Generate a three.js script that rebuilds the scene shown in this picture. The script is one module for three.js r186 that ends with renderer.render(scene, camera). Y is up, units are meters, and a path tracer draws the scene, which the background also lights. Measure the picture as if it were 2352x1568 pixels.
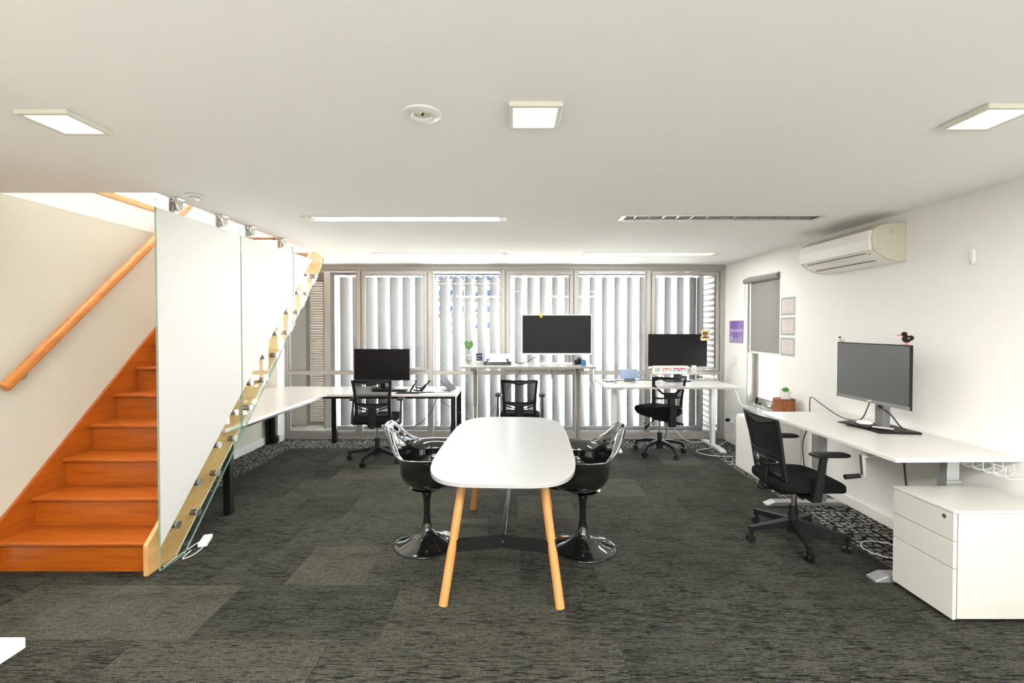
import * as THREE from 'three';
import { RoundedBoxGeometry } from 'three/addons/geometries/RoundedBoxGeometry.js';
import { mergeGeometries } from 'three/addons/utils/BufferGeometryUtils.js';
import { RectAreaLightUniformsLib } from 'three/addons/lights/RectAreaLightUniformsLib.js';

// ------------------------------------------------------------------ camera, sky, sun, exposure
const scene = new THREE.Scene();
const FOCAL = 1045;                                   // focal length in pixels of the 2352 x 1568 frame (a 16 mm lens)
const camera = new THREE.PerspectiveCamera(2 * Math.atan(784 / FOCAL) * 180 / Math.PI, 1.5, 0.05, 400);
camera.position.set(0, 1.55, 0);
camera.rotation.x = -Math.atan(17 / FOCAL);
camera.setViewOffset(2352, 1568, 0, 17, 2352, 1568);  // slight lens shift
const renderer = new THREE.WebGLRenderer({ antialias: true });
renderer.toneMapping = THREE.LinearToneMapping;
renderer.toneMappingExposure = 1.6;
renderer.shadowMap.enabled = true;
RectAreaLightUniformsLib.init();

scene.background = new THREE.Color(0.86, 0.95, 1.0);
scene.backgroundIntensity = 6;
const sun = new THREE.DirectionalLight(new THREE.Color(1, 0.97, 0.93), 190);
sun.position.set(-26, 30, -4);
sun.target.position.set(0, 0, -10);
sun.castShadow = true;
sun.shadow.mapSize.set(2048, 2048);
Object.assign(sun.shadow.camera, { left: -40, right: 40, top: 40, bottom: -40, near: 1, far: 160 });
scene.add(sun, sun.target);
const LAMP_SQUARE = 50, LAMP_LINEAR = 32, LAMP_REAR = 118;             // radiance of the ceiling fittings
const WARM = new THREE.Color(1, 0.96, 0.87), COOL = new THREE.Color(1, 0.98, 0.95);

// ------------------------------------------------------------------ helpers
let seed = 7;
const rnd = () => ((seed = (seed * 16807) % 2147483647) - 1) / 2147483646;
const rr = (a, b) => a + (b - a) * rnd();
const V = (x, y, z) => new THREE.Vector3(x, y, z);
const taken = {};
const numbered = (n) => { const k = taken[n] = (taken[n] ?? -1) + 1; return k ? n + '_' + String(k).padStart(3, '0') : n; };
function shade(o) { o.castShadow = o.receiveShadow = true; return o; }
function T(name, label, category, x = 0, y = 0, z = 0, turn = 0, group) {
  const o = new THREE.Group(); o.name = numbered(name); o.position.set(x, y, z); o.rotation.y = turn;
  o.userData = { label, category }; if (group) o.userData.group = group;
  scene.add(o); return o;
}
function S(name, label, category) {                   // a piece of the setting
  const o = new THREE.Group(); o.name = name; o.userData = { kind: 'structure', label, category: category ?? name.split('_')[0] };
  scene.add(o); return o;
}
const clean = (g) => { const n = g.index ? g.toNonIndexed() : g; for (const k of Object.keys(n.attributes)) if (!['position', 'normal', 'uv'].includes(k)) n.deleteAttribute(k); n.clearGroups?.(); return n; };
const join = (gs) => (Array.isArray(gs) ? (gs.length === 1 ? gs[0] : mergeGeometries(gs.map(clean))) : gs);
function P(parent, name, geo, mat, label) {
  const m = shade(new THREE.Mesh(join(geo), mat)); m.name = name; if (label) m.userData.label = label;
  parent.add(m); return m;
}
const at = (g, x = 0, y = 0, z = 0) => g.translate(x, y, z);
const bx = (w, h, d, x = 0, y = 0, z = 0) => at(new THREE.BoxGeometry(w, h, d), x, y, z);
const ex = (x0, x1, y0, y1, z0, z1) => bx(x1 - x0, y1 - y0, z1 - z0, (x0 + x1) / 2, (y0 + y1) / 2, (z0 + z1) / 2);
const rb = (w, h, d, x = 0, y = 0, z = 0, r = 0.005, s = 2) => at(new RoundedBoxGeometry(w, h, d, s, Math.min(r, w / 2.01, h / 2.01, d / 2.01)), x, y, z);
const re = (x0, x1, y0, y1, z0, z1, r = 0.004) => rb(x1 - x0, y1 - y0, z1 - z0, (x0 + x1) / 2, (y0 + y1) / 2, (z0 + z1) / 2, r);
const cy = (r0, r1, h, x = 0, y = 0, z = 0, n = 24) => at(new THREE.CylinderGeometry(r0, r1, h, n), x, y, z);
const lathe = (pts, n = 32) => new THREE.LatheGeometry(pts.map((p) => new THREE.Vector2(p[0], p[1])), n);
const tube = (pts, r, seg = 0, n = 8) => { const c = new THREE.CatmullRomCurve3(pts.map((p) => V(...p))); return new THREE.TubeGeometry(c, seg || pts.length * 8, r, n); };
function rod(a, b, r0, r1 = r0, n = 12) {             // a tapered round bar from a to b
  const A = V(...a), B = V(...b), d = B.clone().sub(A), g = new THREE.CylinderGeometry(r1, r0, d.length(), n);
  g.applyQuaternion(new THREE.Quaternion().setFromUnitVectors(V(0, 1, 0), d.clone().normalize()));
  return g.translate(...A.add(B).multiplyScalar(0.5).toArray());
}
function bar(a, b, w, h, w2 = w, h2 = h) {            // a tapered square bar: w across, h high
  const A = V(...a), B = V(...b), d = B.clone().sub(A), L = d.length(), g = new THREE.BoxGeometry(1, 1, L), p = g.attributes.position;
  for (let i = 0; i < p.count; i++) { const t = p.getZ(i) > 0; p.setX(i, p.getX(i) * (t ? w2 : w)); p.setY(i, p.getY(i) * (t ? h2 : h)); }
  const m = new THREE.Matrix4().lookAt(B, A, Math.abs(d.y) > 0.98 * L ? V(0, 0, 1) : V(0, 1, 0)); g.applyMatrix4(m); g.computeVertexNormals();
  return g.translate(...A.add(B).multiplyScalar(0.5).toArray());
}
function slab(pts, depth, bevel = 0, holes = [], seg = 12) { // outline in xy, extruded along z and centred on it
  const s = new THREE.Shape(pts.map((p) => new THREE.Vector2(p[0], p[1])));
  for (const h of holes) s.holes.push(new THREE.Path(h.map((p) => new THREE.Vector2(p[0], p[1]))));
  const g = new THREE.ExtrudeGeometry(s, { depth: depth - 2 * bevel, bevelEnabled: bevel > 0, bevelThickness: bevel, bevelSize: bevel, bevelOffset: -bevel, bevelSegments: 2, curveSegments: seg });
  return g.translate(0, 0, -depth / 2 + bevel);
}
const flat = (g) => g.rotateX(-Math.PI / 2);          // xy outline becomes a ground outline: y of the outline points to -z
const plane = (pts, thick, y) => flat(slab(pts.map((p) => [p[0], -p[1]]), thick, Math.min(0.003, thick / 5))).translate(0, y, 0);
function roundRect(w, h, r, x = 0, y = 0, n = 6) {
  const o = []; for (const [sx, sy, a0] of [[1, 1, 0], [-1, 1, 90], [-1, -1, 180], [1, -1, 270]])
    for (let i = 0; i <= n; i++) { const a = (a0 + 90 * i / n) * Math.PI / 180; o.push([x + sx * (w / 2 - r) + r * Math.cos(a), y + sy * (h / 2 - r) + r * Math.sin(a)]); }
  return o;
}
function pillow(w, h, d, e1 = 0.35, e2 = 0.35, n = 28) {  // a superellipsoid cushion
  const g = new THREE.SphereGeometry(1, n * 2, n), p = g.attributes.position, f = (v, e) => Math.sign(v) * Math.pow(Math.abs(v), e);
  for (let i = 0; i < p.count; i++) {
    const x = p.getX(i), y = p.getY(i), z = p.getZ(i), q = Math.hypot(x, z) || 1e-6;
    p.setXYZ(i, f(x / q, e2) * f(q, e1) * w / 2, f(y, e1) * h / 2, f(z / q, e2) * f(q, e1) * d / 2);
  }
  g.computeVertexNormals(); return g;
}
function boxUV(g, k = 1, swap = false) {              // texture coordinates in metres, by the way each face points
  g = clean(g); const p = g.attributes.position, n = g.attributes.normal, uv = new Float32Array(p.count * 2);
  for (let i = 0; i < p.count; i++) {
    const a = Math.abs(n.getX(i)), b = Math.abs(n.getY(i)), c = Math.abs(n.getZ(i));
    let u, v; if (b >= a && b >= c) { u = p.getX(i); v = p.getZ(i); } else if (a >= c) { u = p.getZ(i); v = p.getY(i); } else { u = p.getX(i); v = p.getY(i); }
    uv[2 * i] = (swap ? v : u) * k; uv[2 * i + 1] = (swap ? u : v) * k;
  }
  g.setAttribute('uv', new THREE.BufferAttribute(uv, 2)); return g;
}
// ------------------------------------------------------------------ textures
const hash = (x, y, s) => { let h = (x * 374761393 + y * 668265263 + s * 1442695041) | 0; h = Math.imul(h ^ (h >>> 13), 1274126177); return ((h ^ (h >>> 16)) >>> 0) / 4294967295; };
function noise(x, y, nx, ny, s) {                     // value noise that repeats every nx by ny cells
  const i = Math.floor(x), j = Math.floor(y), f = x - i, g = y - j, u = f * f * (3 - 2 * f), v = g * g * (3 - 2 * g), m = (a, n) => ((a % n) + n) % n;
  const q = (a, b) => hash(m(a, nx), m(b, ny), s);
  return (q(i, j) * (1 - u) + q(i + 1, j) * u) * (1 - v) + (q(i, j + 1) * (1 - u) + q(i + 1, j + 1) * u) * v;
}
function dataTex(n, fn, color = true, m = n) {
  const d = new Uint8Array(n * m * 4);
  for (let y = 0; y < m; y++) for (let x = 0; x < n; x++) { const c = fn(x / n, y / m), o = (y * n + x) * 4; d[o] = c[0]; d[o + 1] = c[1]; d[o + 2] = c[2]; d[o + 3] = 255; }
  const t = new THREE.DataTexture(d, n, m); t.wrapS = t.wrapT = THREE.RepeatWrapping; t.magFilter = THREE.LinearFilter; if (color) t.colorSpace = THREE.SRGBColorSpace; t.needsUpdate = true; return t;
}
function canvasTex(w, h, draw) {
  const c = document.createElement('canvas'); c.width = w; c.height = h; draw(c.getContext('2d'), w, h);
  const t = new THREE.CanvasTexture(c); t.colorSpace = THREE.SRGBColorSpace; return t;
}
const carpetTex = [0, 1, 2, 3, 4, 5].map((k) => {
  const tone = [1, 0.94, 1.12, 0.88, 1.05, 0.97][k], amt = [1, 1.2, 0.45, 1.1, 0.75, 1][k];
  return dataTex(512, (u, v) => {
    const row = Math.floor(v * 170), run = noise(u * 9, row * 7.3, 9, 1 << 20, 11 + k), run2 = noise(u * 26, row * 3.1, 26, 1 << 20, 23 + k);
    const zone = noise(u * 3, v * 4, 3, 4, 31 + k) * 0.6 + noise(u * 2, v * 12, 2, 12, 37 + k) * 0.4;
    const streak = Math.max(0, (run * 0.65 + run2 * 0.35) - (0.7 - 0.34 * zone)) * 5.5 * amt;
    const fl = hash(Math.floor(u * 512), Math.floor(v * 512), 3 + k), fl2 = noise(u * 120, v * 120, 120, 120, 5 + k);
    const b = (62 + 30 * (fl - 0.5) + 30 * (fl2 - 0.5)) * tone * (1 - 0.7 * Math.min(1, streak));
    return [b, b * 0.99, b * 0.87];
  });
});
const carpetBump = dataTex(256, (u, v) => { const b = 90 + 120 * hash(Math.floor(u * 256), Math.floor(v * 256), 9) * noise(u * 60, v * 60, 60, 60, 4) + 40 * noise(u * 8, v * 90, 8, 90, 6); return [b, b, b]; }, false);
const pebbleTex = [0, 1].map((k) => {
  const n = 9, pts = {}; const at2 = (i, j) => { const a = ((i % n) + n) % n, b = ((j % n) + n) % n; return [i + 0.5 + 0.62 * (hash(a, b, 41 + k) - 0.5), j + 0.5 + 0.62 * (hash(a, b, 43 + k) - 0.5), hash(a, b, 47 + k)]; };
  return dataTex(512, (u, v) => {
    const x = u * n, y = v * n; let d1 = 9, d2 = 9, t = 0;
    for (let i = -1; i < 2; i++) for (let j = -1; j < 2; j++) { const q = at2(Math.floor(x) + i, Math.floor(y) + j), d = Math.hypot(q[0] - x, q[1] - y); if (d < d1) { d2 = d1; d1 = d; t = q[2]; } else if (d < d2) d2 = d; }
    const e = Math.min(1, Math.max(0, ((d2 - d1) - 0.13) * 9)) * Math.min(1, Math.max(0, (0.52 - d1) * 12)), f = hash(Math.floor(u * 512), Math.floor(v * 512), 8) - 0.5, g = noise(u * 60, v * 60, 60, 60, 2);
    const b = 38 + 20 * f + e * (82 + 60 * t + 40 * f) * (0.7 + 0.45 * g);
    return [b * 1.0, b * 0.985, b * 0.93];
  });
});
const woodTex = (c0, c1, s, fx = 2, fy = 34) => dataTex(512, (u, v) => {
  const w = v * fy + 1.6 * noise(u * fx, v * 6, fx, 6, s), g = noise(u * fx, w, fx, fy, s + 1) * 0.55 + noise(u * fx * 4, v * fy * 5, fx * 4, fy * 5, s + 2) * 0.3 + 0.15 * hash(Math.floor(u * 512), Math.floor(v * 512), s);
  return [0, 1, 2].map((i) => c0[i] + (c1[i] - c0[i]) * g);
});
const railTex = woodTex([170, 100, 42], [204, 136, 70], 65), stairWood = woodTex([138, 62, 4], [174, 90, 14], 61), oakTex = woodTex([166, 116, 58], [198, 150, 92], 71), stringerTex = woodTex([182, 136, 80], [212, 170, 112], 75, 2, 18);
const plasterBump = dataTex(256, (u, v) => { const b = 128 + 50 * (noise(u * 64, v * 64, 64, 64, 2) - 0.5) + 50 * (noise(u * 140, v * 140, 140, 140, 3) - 0.5); return [b, b, b]; }, false);
const fabricBump = dataTex(128, (u, v) => { const b = 128 + 60 * Math.sin(u * 64 * Math.PI) * Math.sin(v * 64 * Math.PI) + 40 * (hash(Math.floor(u * 128), Math.floor(v * 128), 1) - 0.5); return [b, b, b]; }, false);
const rattanTex = dataTex(256, (u, v) => { const a = Math.sin(v * 60 * Math.PI + Math.sin(u * 40 * Math.PI) * 1.4), b = 0.75 + 0.25 * a + 0.15 * (noise(u * 30, v * 30, 30, 30, 3) - 0.5); return [186 * b, 112 * b, 62 * b]; });
const brickTex = dataTex(256, (u, v) => { const r = Math.floor(v * 8), x = u * 4 + (r % 2) * 0.5, m = (v * 8) % 1 < 0.14 || x % 1 < 0.06, h = hash(Math.floor(x) % 4, r, 5); return m ? [205, 190, 180] : [170 + 40 * h, 84 + 26 * h, 70 + 20 * h]; });
const concreteTex = dataTex(256, (u, v) => { const b = 170 + 50 * (noise(u * 40, v * 40, 40, 40, 2) - 0.5) + 60 * (hash(Math.floor(u * 128), Math.floor(v * 128), 3) - 0.5); return [b, b * 0.97, b * 0.93]; });
// ------------------------------------------------------------------ materials
const M = (color, roughness = 0.6, o = {}) => new THREE.MeshPhysicalMaterial({ color, roughness, ...o });
const lin = (r, g, b) => new THREE.Color().setRGB(r, g, b);
const mat = {
  ceiling: M(lin(0.9, 0.89, 0.87), 0.9, { bumpMap: plasterBump, bumpScale: 0.0006 }),
  wall: M(lin(0.82, 0.81, 0.78), 0.85, { bumpMap: plasterBump, bumpScale: 0.0006 }),
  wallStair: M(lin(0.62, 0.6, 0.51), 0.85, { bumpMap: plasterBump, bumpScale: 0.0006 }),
  upper: M(lin(0.88, 0.87, 0.85), 0.9),
  skirting: M(lin(0.85, 0.83, 0.79), 0.4),
  alu: M(lin(0.37, 0.355, 0.33), 0.38, { metalness: 0.15 }),
  aluDark: M(lin(0.12, 0.11, 0.1), 0.5),
  glass: M(lin(0.97, 0.985, 0.98), 0.0, { specularIntensity: 0.5, transmission: 1, thickness: 0, ior: 1.5 }),
  stairGlass: M(lin(0.95, 0.985, 0.965), 0.0, { transmission: 1, thickness: 0, ior: 1.5 }),
  glassEdge: M(lin(0.3, 0.5, 0.43), 0.15, { transmission: 0.5, thickness: 0 }),
  frost: M(lin(0.78, 0.78, 0.775), 0.95, { transmission: 0.45, thickness: 0 }),
  stair: M('#ffffff', 0.35, { map: stairWood, clearcoat: 0.35, clearcoatRoughness: 0.25 }),
  stringer: M('#ffffff', 0.45, { map: stringerTex }),
  oak: M('#ffffff', 0.45, { map: oakTex }),
  chrome: M(lin(0.75, 0.74, 0.72), 0.18, { metalness: 1 }),
  steel: M(lin(0.5, 0.5, 0.5), 0.35, { metalness: 1 }),
  darkSteel: M(lin(0.25, 0.23, 0.21), 0.3, { metalness: 1 }),
  white: M(lin(0.76, 0.75, 0.72), 0.3),
  laminate: M(lin(0.66, 0.65, 0.62), 0.28, { clearcoat: 0.15, clearcoatRoughness: 0.3 }),
  tableTop: M(lin(0.34, 0.34, 0.335), 0.3, { clearcoat: 0.2, clearcoatRoughness: 0.3 }),
  greyDesk: M(lin(0.3, 0.285, 0.26), 0.35),
  greyMetal: M(lin(0.2, 0.185, 0.16), 0.45),
  silver: M(lin(0.52, 0.53, 0.54), 0.35, { metalness: 0.7 }),
  powder: M(lin(0.82, 0.82, 0.8), 0.4),
  black: M(lin(0.006, 0.006, 0.006), 0.5, { specularIntensity: 0.5 }),
  blackMetal: M(lin(0.006, 0.0065, 0.008), 0.42, { specularIntensity: 0.5 }),
  blackPlastic: M(lin(0.006, 0.006, 0.0065), 0.45, { specularIntensity: 0.5 }),
  chairGrey: M(lin(0.009, 0.009, 0.01), 0.45, { specularIntensity: 0.5 }),
  fabric: M(lin(0.005, 0.0055, 0.0055), 0.95, { specularIntensity: 0.3, bumpMap: fabricBump, bumpScale: 0.0006 }),
  meshFabric: M(lin(0.008, 0.008, 0.009), 0.9, { specularIntensity: 0.3, transparent: true, opacity: 0.5 }),
  meshDense: M(lin(0.012, 0.012, 0.012), 0.9, { specularIntensity: 0.3, transparent: true, opacity: 0.9 }),
  gloss: M(lin(0.006, 0.006, 0.006), 0.06, { clearcoat: 1, clearcoatRoughness: 0.02 }),
  screen: M(lin(0.004, 0.004, 0.0045), 0.35, { specularIntensity: 0.35 }),
  screenMatt: M(lin(0.012, 0.012, 0.013), 0.32, { ior: 2.3, specularIntensity: 1.6, clearcoat: 1, clearcoatRoughness: 0.3 }),
  bezel: M(lin(0.008, 0.008, 0.01), 0.4, { specularIntensity: 0.5 }),
  louvre: M(lin(0.23, 0.23, 0.245), 0.5),
  shutter: M(lin(0.3, 0.275, 0.25), 0.6),
  blind: M(lin(0.3, 0.285, 0.27), 0.95, { transmission: 0.25, thickness: 0 }),
  cable: M(lin(0.015, 0.015, 0.015), 0.5),
  cableWhite: M(lin(0.8, 0.8, 0.78), 0.4),
  wire: M(lin(0.35, 0.35, 0.36), 0.4, { metalness: 0.6 }),
  paper: M(lin(0.6, 0.585, 0.54), 0.8),
  acWhite: M(lin(0.84, 0.82, 0.77), 0.35),
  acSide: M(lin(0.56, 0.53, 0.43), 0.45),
  dark: M(lin(0.03, 0.028, 0.024), 0.7),
  lampFrame: M(lin(0.66, 0.65, 0.56), 0.4),
  glowSquare: M(lin(0.9, 0.9, 0.9), 0.5, { emissive: lin(1, 0.98, 0.92), emissiveIntensity: 3 }),
  glowLinear: M(lin(0.9, 0.9, 0.9), 0.5, { emissive: lin(1, 0.98, 0.94), emissiveIntensity: 2 }),
  leaf: M(lin(0.05, 0.16, 0.012), 0.5, { transmission: 0.35, thickness: 0, side: THREE.DoubleSide }),
  succulent: M(lin(0.07, 0.3, 0.07), 0.5),
  willow: M(lin(0.045, 0.06, 0.012), 0.7, { transmission: 0.35, thickness: 0, side: THREE.DoubleSide }),
  bushYellow: M(lin(0.08, 0.08, 0.016), 0.7, { transmission: 0.35, thickness: 0, side: THREE.DoubleSide }),
  twig: M(lin(0.05, 0.026, 0.018), 0.8),
  bark: M(lin(0.2, 0.15, 0.1), 0.9),
  concrete: M('#ffffff', 0.9, { map: concreteTex }),
  ground: M(lin(0.72, 0.7, 0.66), 0.95),
  brick: M(lin(0.12, 0.13, 0.14), 0.9, { map: brickTex }),
  render: M(lin(0.6, 0.57, 0.53), 0.9),
  corrugated: M(lin(0.07, 0.06, 0.054), 0.5),
  blueGlass: M(lin(0.009, 0.02, 0.06), 0.5, { specularIntensity: 0 }),
  brownPanel: M(lin(0.022, 0.018, 0.017), 0.7, { specularIntensity: 0 }),
};
const carpet = carpetTex.map((t) => M('#ffffff', 0.85, { map: t, bumpMap: carpetBump, bumpScale: 0.002, specularIntensity: 0.22, sheen: 0.5, sheenColor: lin(0.6, 0.64, 0.7), sheenRoughness: 0.3 }));
const pebble = pebbleTex.map((t) => M(lin(0.75, 0.75, 0.75), 0.95, { specularIntensity: 0.15, map: t, bumpMap: carpetBump, bumpScale: 0.002 }));
const FRONT = 1.35, BACK = -6.25, LEFT = -3.26, RIGHT = 2.925, CEIL = 2.4, UP = 2.6;
// ================================================================== THE SETTING
{ // floor: a slab under loose-laid carpet tiles, pebble-patterned tiles along the walls
  const f = S('floor', 'dark grey striated carpet tiles with a pebble patterned border');
  P(f, 'floor_slab', boxUV(ex(-6.2, RIGHT + 0.2, -0.2, -0.006, BACK - 0.1, FRONT + 0.2), 1 / 0.475), carpet[0]);
  const cache = {}, t = 0.475;
  const tile = (x0, x1, z0, z1, m) => {
    const w = x1 - x0, d = z1 - z0, k = w.toFixed(3) + d.toFixed(3);
    cache[k] ??= boxUV(bx(w - 0.0016, 0.006, d - 0.0016), 1 / t);
    const o = P(f, 'carpet_tile', cache[k], m); o.position.set((x0 + x1) / 2, -0.003 + 0.0007 * rnd(), (z0 + z1) / 2);
  };
  const xa = -2.83, xb = 2.44, zb = -5.78;
  let row = 0;
  for (let z = -5.555 - t; z < -0.9; z += t, row++) {
    const z0 = Math.max(z, zb), z1 = z + t; if (z1 - z0 < 0.02) continue;
    for (let x = xa - t + (row % 2 ? 0.27 : 0.03) ; x < xb; x += t) { const x0 = Math.max(x, xa), x1 = Math.min(x + t, xb); if (x1 - x0 > 0.01) tile(x0, x1, z0, z1, carpet[Math.floor(rnd() * 6)]); }
  }
  for (let z = zb; z < -0.9; z += t) { tile(xb, RIGHT, z, z + t, z < -2.7 ? pebble[row++ % 2] : carpet[Math.floor(rnd() * 6)]); tile(LEFT, xa, z, z + t, z < -3.3 ? pebble[row % 2] : carpet[Math.floor(rnd() * 6)]); }
  for (let x = LEFT; x < RIGHT - 0.05; x += t) tile(x, Math.min(x + t, RIGHT), BACK, zb, pebble[row++ % 2]);
}
const VOID = [LEFT, -2.262, -5.43, -2.905];           // the stairwell: x0, x1, z0, z1
const troffers = [[-1.626, -0.047, -3.668, -3.526], [0.85, 2.407, -3.64, -3.498], [-1.626, -0.055, -5.45, -5.27], [0.85, 2.405, -5.42, -5.24],
  [-1.626, -0.05, 0.0, 0.15], [0.85, 2.405, 0.0, 0.15], [-1.626, -0.05, 0.6, 0.75], [0.85, 2.405, 0.6, 0.75]];
{ // ceiling slab with the stairwell and four light recesses cut out; it is also the floor upstairs
  const c = S('ceiling', 'flat cream plaster ceiling with the stairwell opening');
  const hole = ([a, b, z0, z1]) => [[a, -z0], [b, -z0], [b, -z1], [a, -z1]];
  const W = LEFT;
  P(c, 'slab', flat(slab([[W, -FRONT - 0.2], [RIGHT + 0.2, -FRONT - 0.2], [RIGHT + 0.2, 6.35], [W, 6.35]], 0.2, 0, [hole([W + 0.002, ...VOID.slice(1)]), ...troffers.map(hole)])).translate(0, CEIL + 0.1, 0), mat.ceiling);
  P(c, 'upper_slab', ex(-6.2, W - 0.02, CEIL, UP, BACK - 0.1, FRONT + 0.2), mat.ceiling);
  P(c, 'void_trim', re(-2.275, -2.262, CEIL + 0.004, UP + 0.02, -5.1, -3.9), mat.stair, 'orange wood trim on the stairwell edge');
  P(c, 'landing_trim', re(LEFT, -2.275, UP - 0.02, UP + 0.02, -5.47, -5.43), mat.stair);
}
{ // walls
  const l = S('wall_left', 'cream plaster wall beside the stairs');
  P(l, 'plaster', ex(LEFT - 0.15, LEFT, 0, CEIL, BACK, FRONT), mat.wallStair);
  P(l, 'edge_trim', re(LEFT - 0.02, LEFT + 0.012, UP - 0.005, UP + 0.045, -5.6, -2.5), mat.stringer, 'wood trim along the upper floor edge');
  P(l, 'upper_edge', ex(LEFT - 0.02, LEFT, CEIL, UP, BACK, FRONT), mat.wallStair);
  P(l, 'pilaster', ex(LEFT, -3.125, 0, CEIL, BACK, BACK + 0.2), mat.wall);
  const r = S('wall_right', 'cream plaster wall with a small window');
  const w = [-5.64, -4.975, 0.6, 2.16];
  P(r, 'plaster', [ex(RIGHT, RIGHT + 0.18, 0, CEIL, w[1], FRONT), ex(RIGHT, RIGHT + 0.18, 0, CEIL, BACK, w[0]), ex(RIGHT, RIGHT + 0.18, 0, w[2], w[0], w[1]), ex(RIGHT, RIGHT + 0.18, w[3], CEIL, w[0], w[1])], mat.wall);
  const f = S('wall_front', 'cream wall behind the camera');
  P(f, 'plaster', ex(LEFT - 0.2, RIGHT + 0.2, 0, CEIL, FRONT, FRONT + 0.18), mat.wall);
  const b = S('baseboard_right', 'white skirting board along the wall with the air conditioner', 'skirting');
  P(b, 'board', re(RIGHT - 0.018, RIGHT, 0, 0.085, -6.17, FRONT, 0.005), mat.skirting);
  const b2 = S('baseboard_left', 'white skirting board under the corner desk', 'skirting');
  P(b2, 'board', re(LEFT, LEFT + 0.018, 0, 0.1, -6.05, -2.9, 0.005), mat.skirting);
  P(b2, 'board', re(LEFT, -3.108, 0, 0.1, -6.068, -6.05, 0.005), mat.skirting);
  P(b2, 'board', re(-3.125, -3.108, 0, 0.1, -6.19, -6.05, 0.005), mat.skirting);
  // upstairs shell: walls, roof, with glazed openings to the far side and the left
  const u = S('wall_upper', 'white walls of the storey above the stairwell');
  const y0 = UP, y1 = 5.1, X0 = -6.2, X1 = RIGHT + 0.2, Z0 = BACK - 0.1, Z1 = FRONT + 0.2;
  P(u, 'upper_wall', [ex(X0, X1, y0, 3.1, Z0 - 0.15, Z0), ex(X0, X1, 4.3, y1, Z0 - 0.15, Z0), ex(-3.0, X1, 3.1, 4.3, Z0 - 0.15, Z0), ex(X0, -3.6, 3.1, 4.3, Z0 - 0.15, Z0)], mat.upper);
  P(u, 'upper_wall', [ex(X0 - 0.15, X0, y0, 3.0, Z0, Z1), ex(X0 - 0.15, X0, 4.8, y1, Z0, Z1), ex(X0 - 0.15, X0, 3.0, 4.8, -1.5, Z1)], mat.upper);
  P(u, 'upper_wall', ex(X1, X1 + 0.15, y0, y1, Z0, Z1), mat.upper);
  P(u, 'upper_wall', ex(X0, X1, y0, y1, Z1, Z1 + 0.15), mat.upper);
  P(u, 'lower_wall', ex(X0 - 0.15, X0, -0.2, y0, Z0, Z1), mat.upper);
  P(u, 'lower_wall', ex(X0, LEFT - 0.2, -0.2, CEIL, Z1 - 0.15, Z1), mat.upper);
  P(u, 'lower_wall', ex(X0, LEFT - 0.15, -0.2, CEIL, Z0 - 0.15, Z0), mat.upper);
  const roof = S('roof', 'flat roof above the upper storey');
  P(roof, 'roof_slab', ex(X0 - 0.3, X1 + 0.3, y1, y1 + 0.25, Z0 - 0.35, Z1 + 0.3), mat.upper);
}
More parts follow.
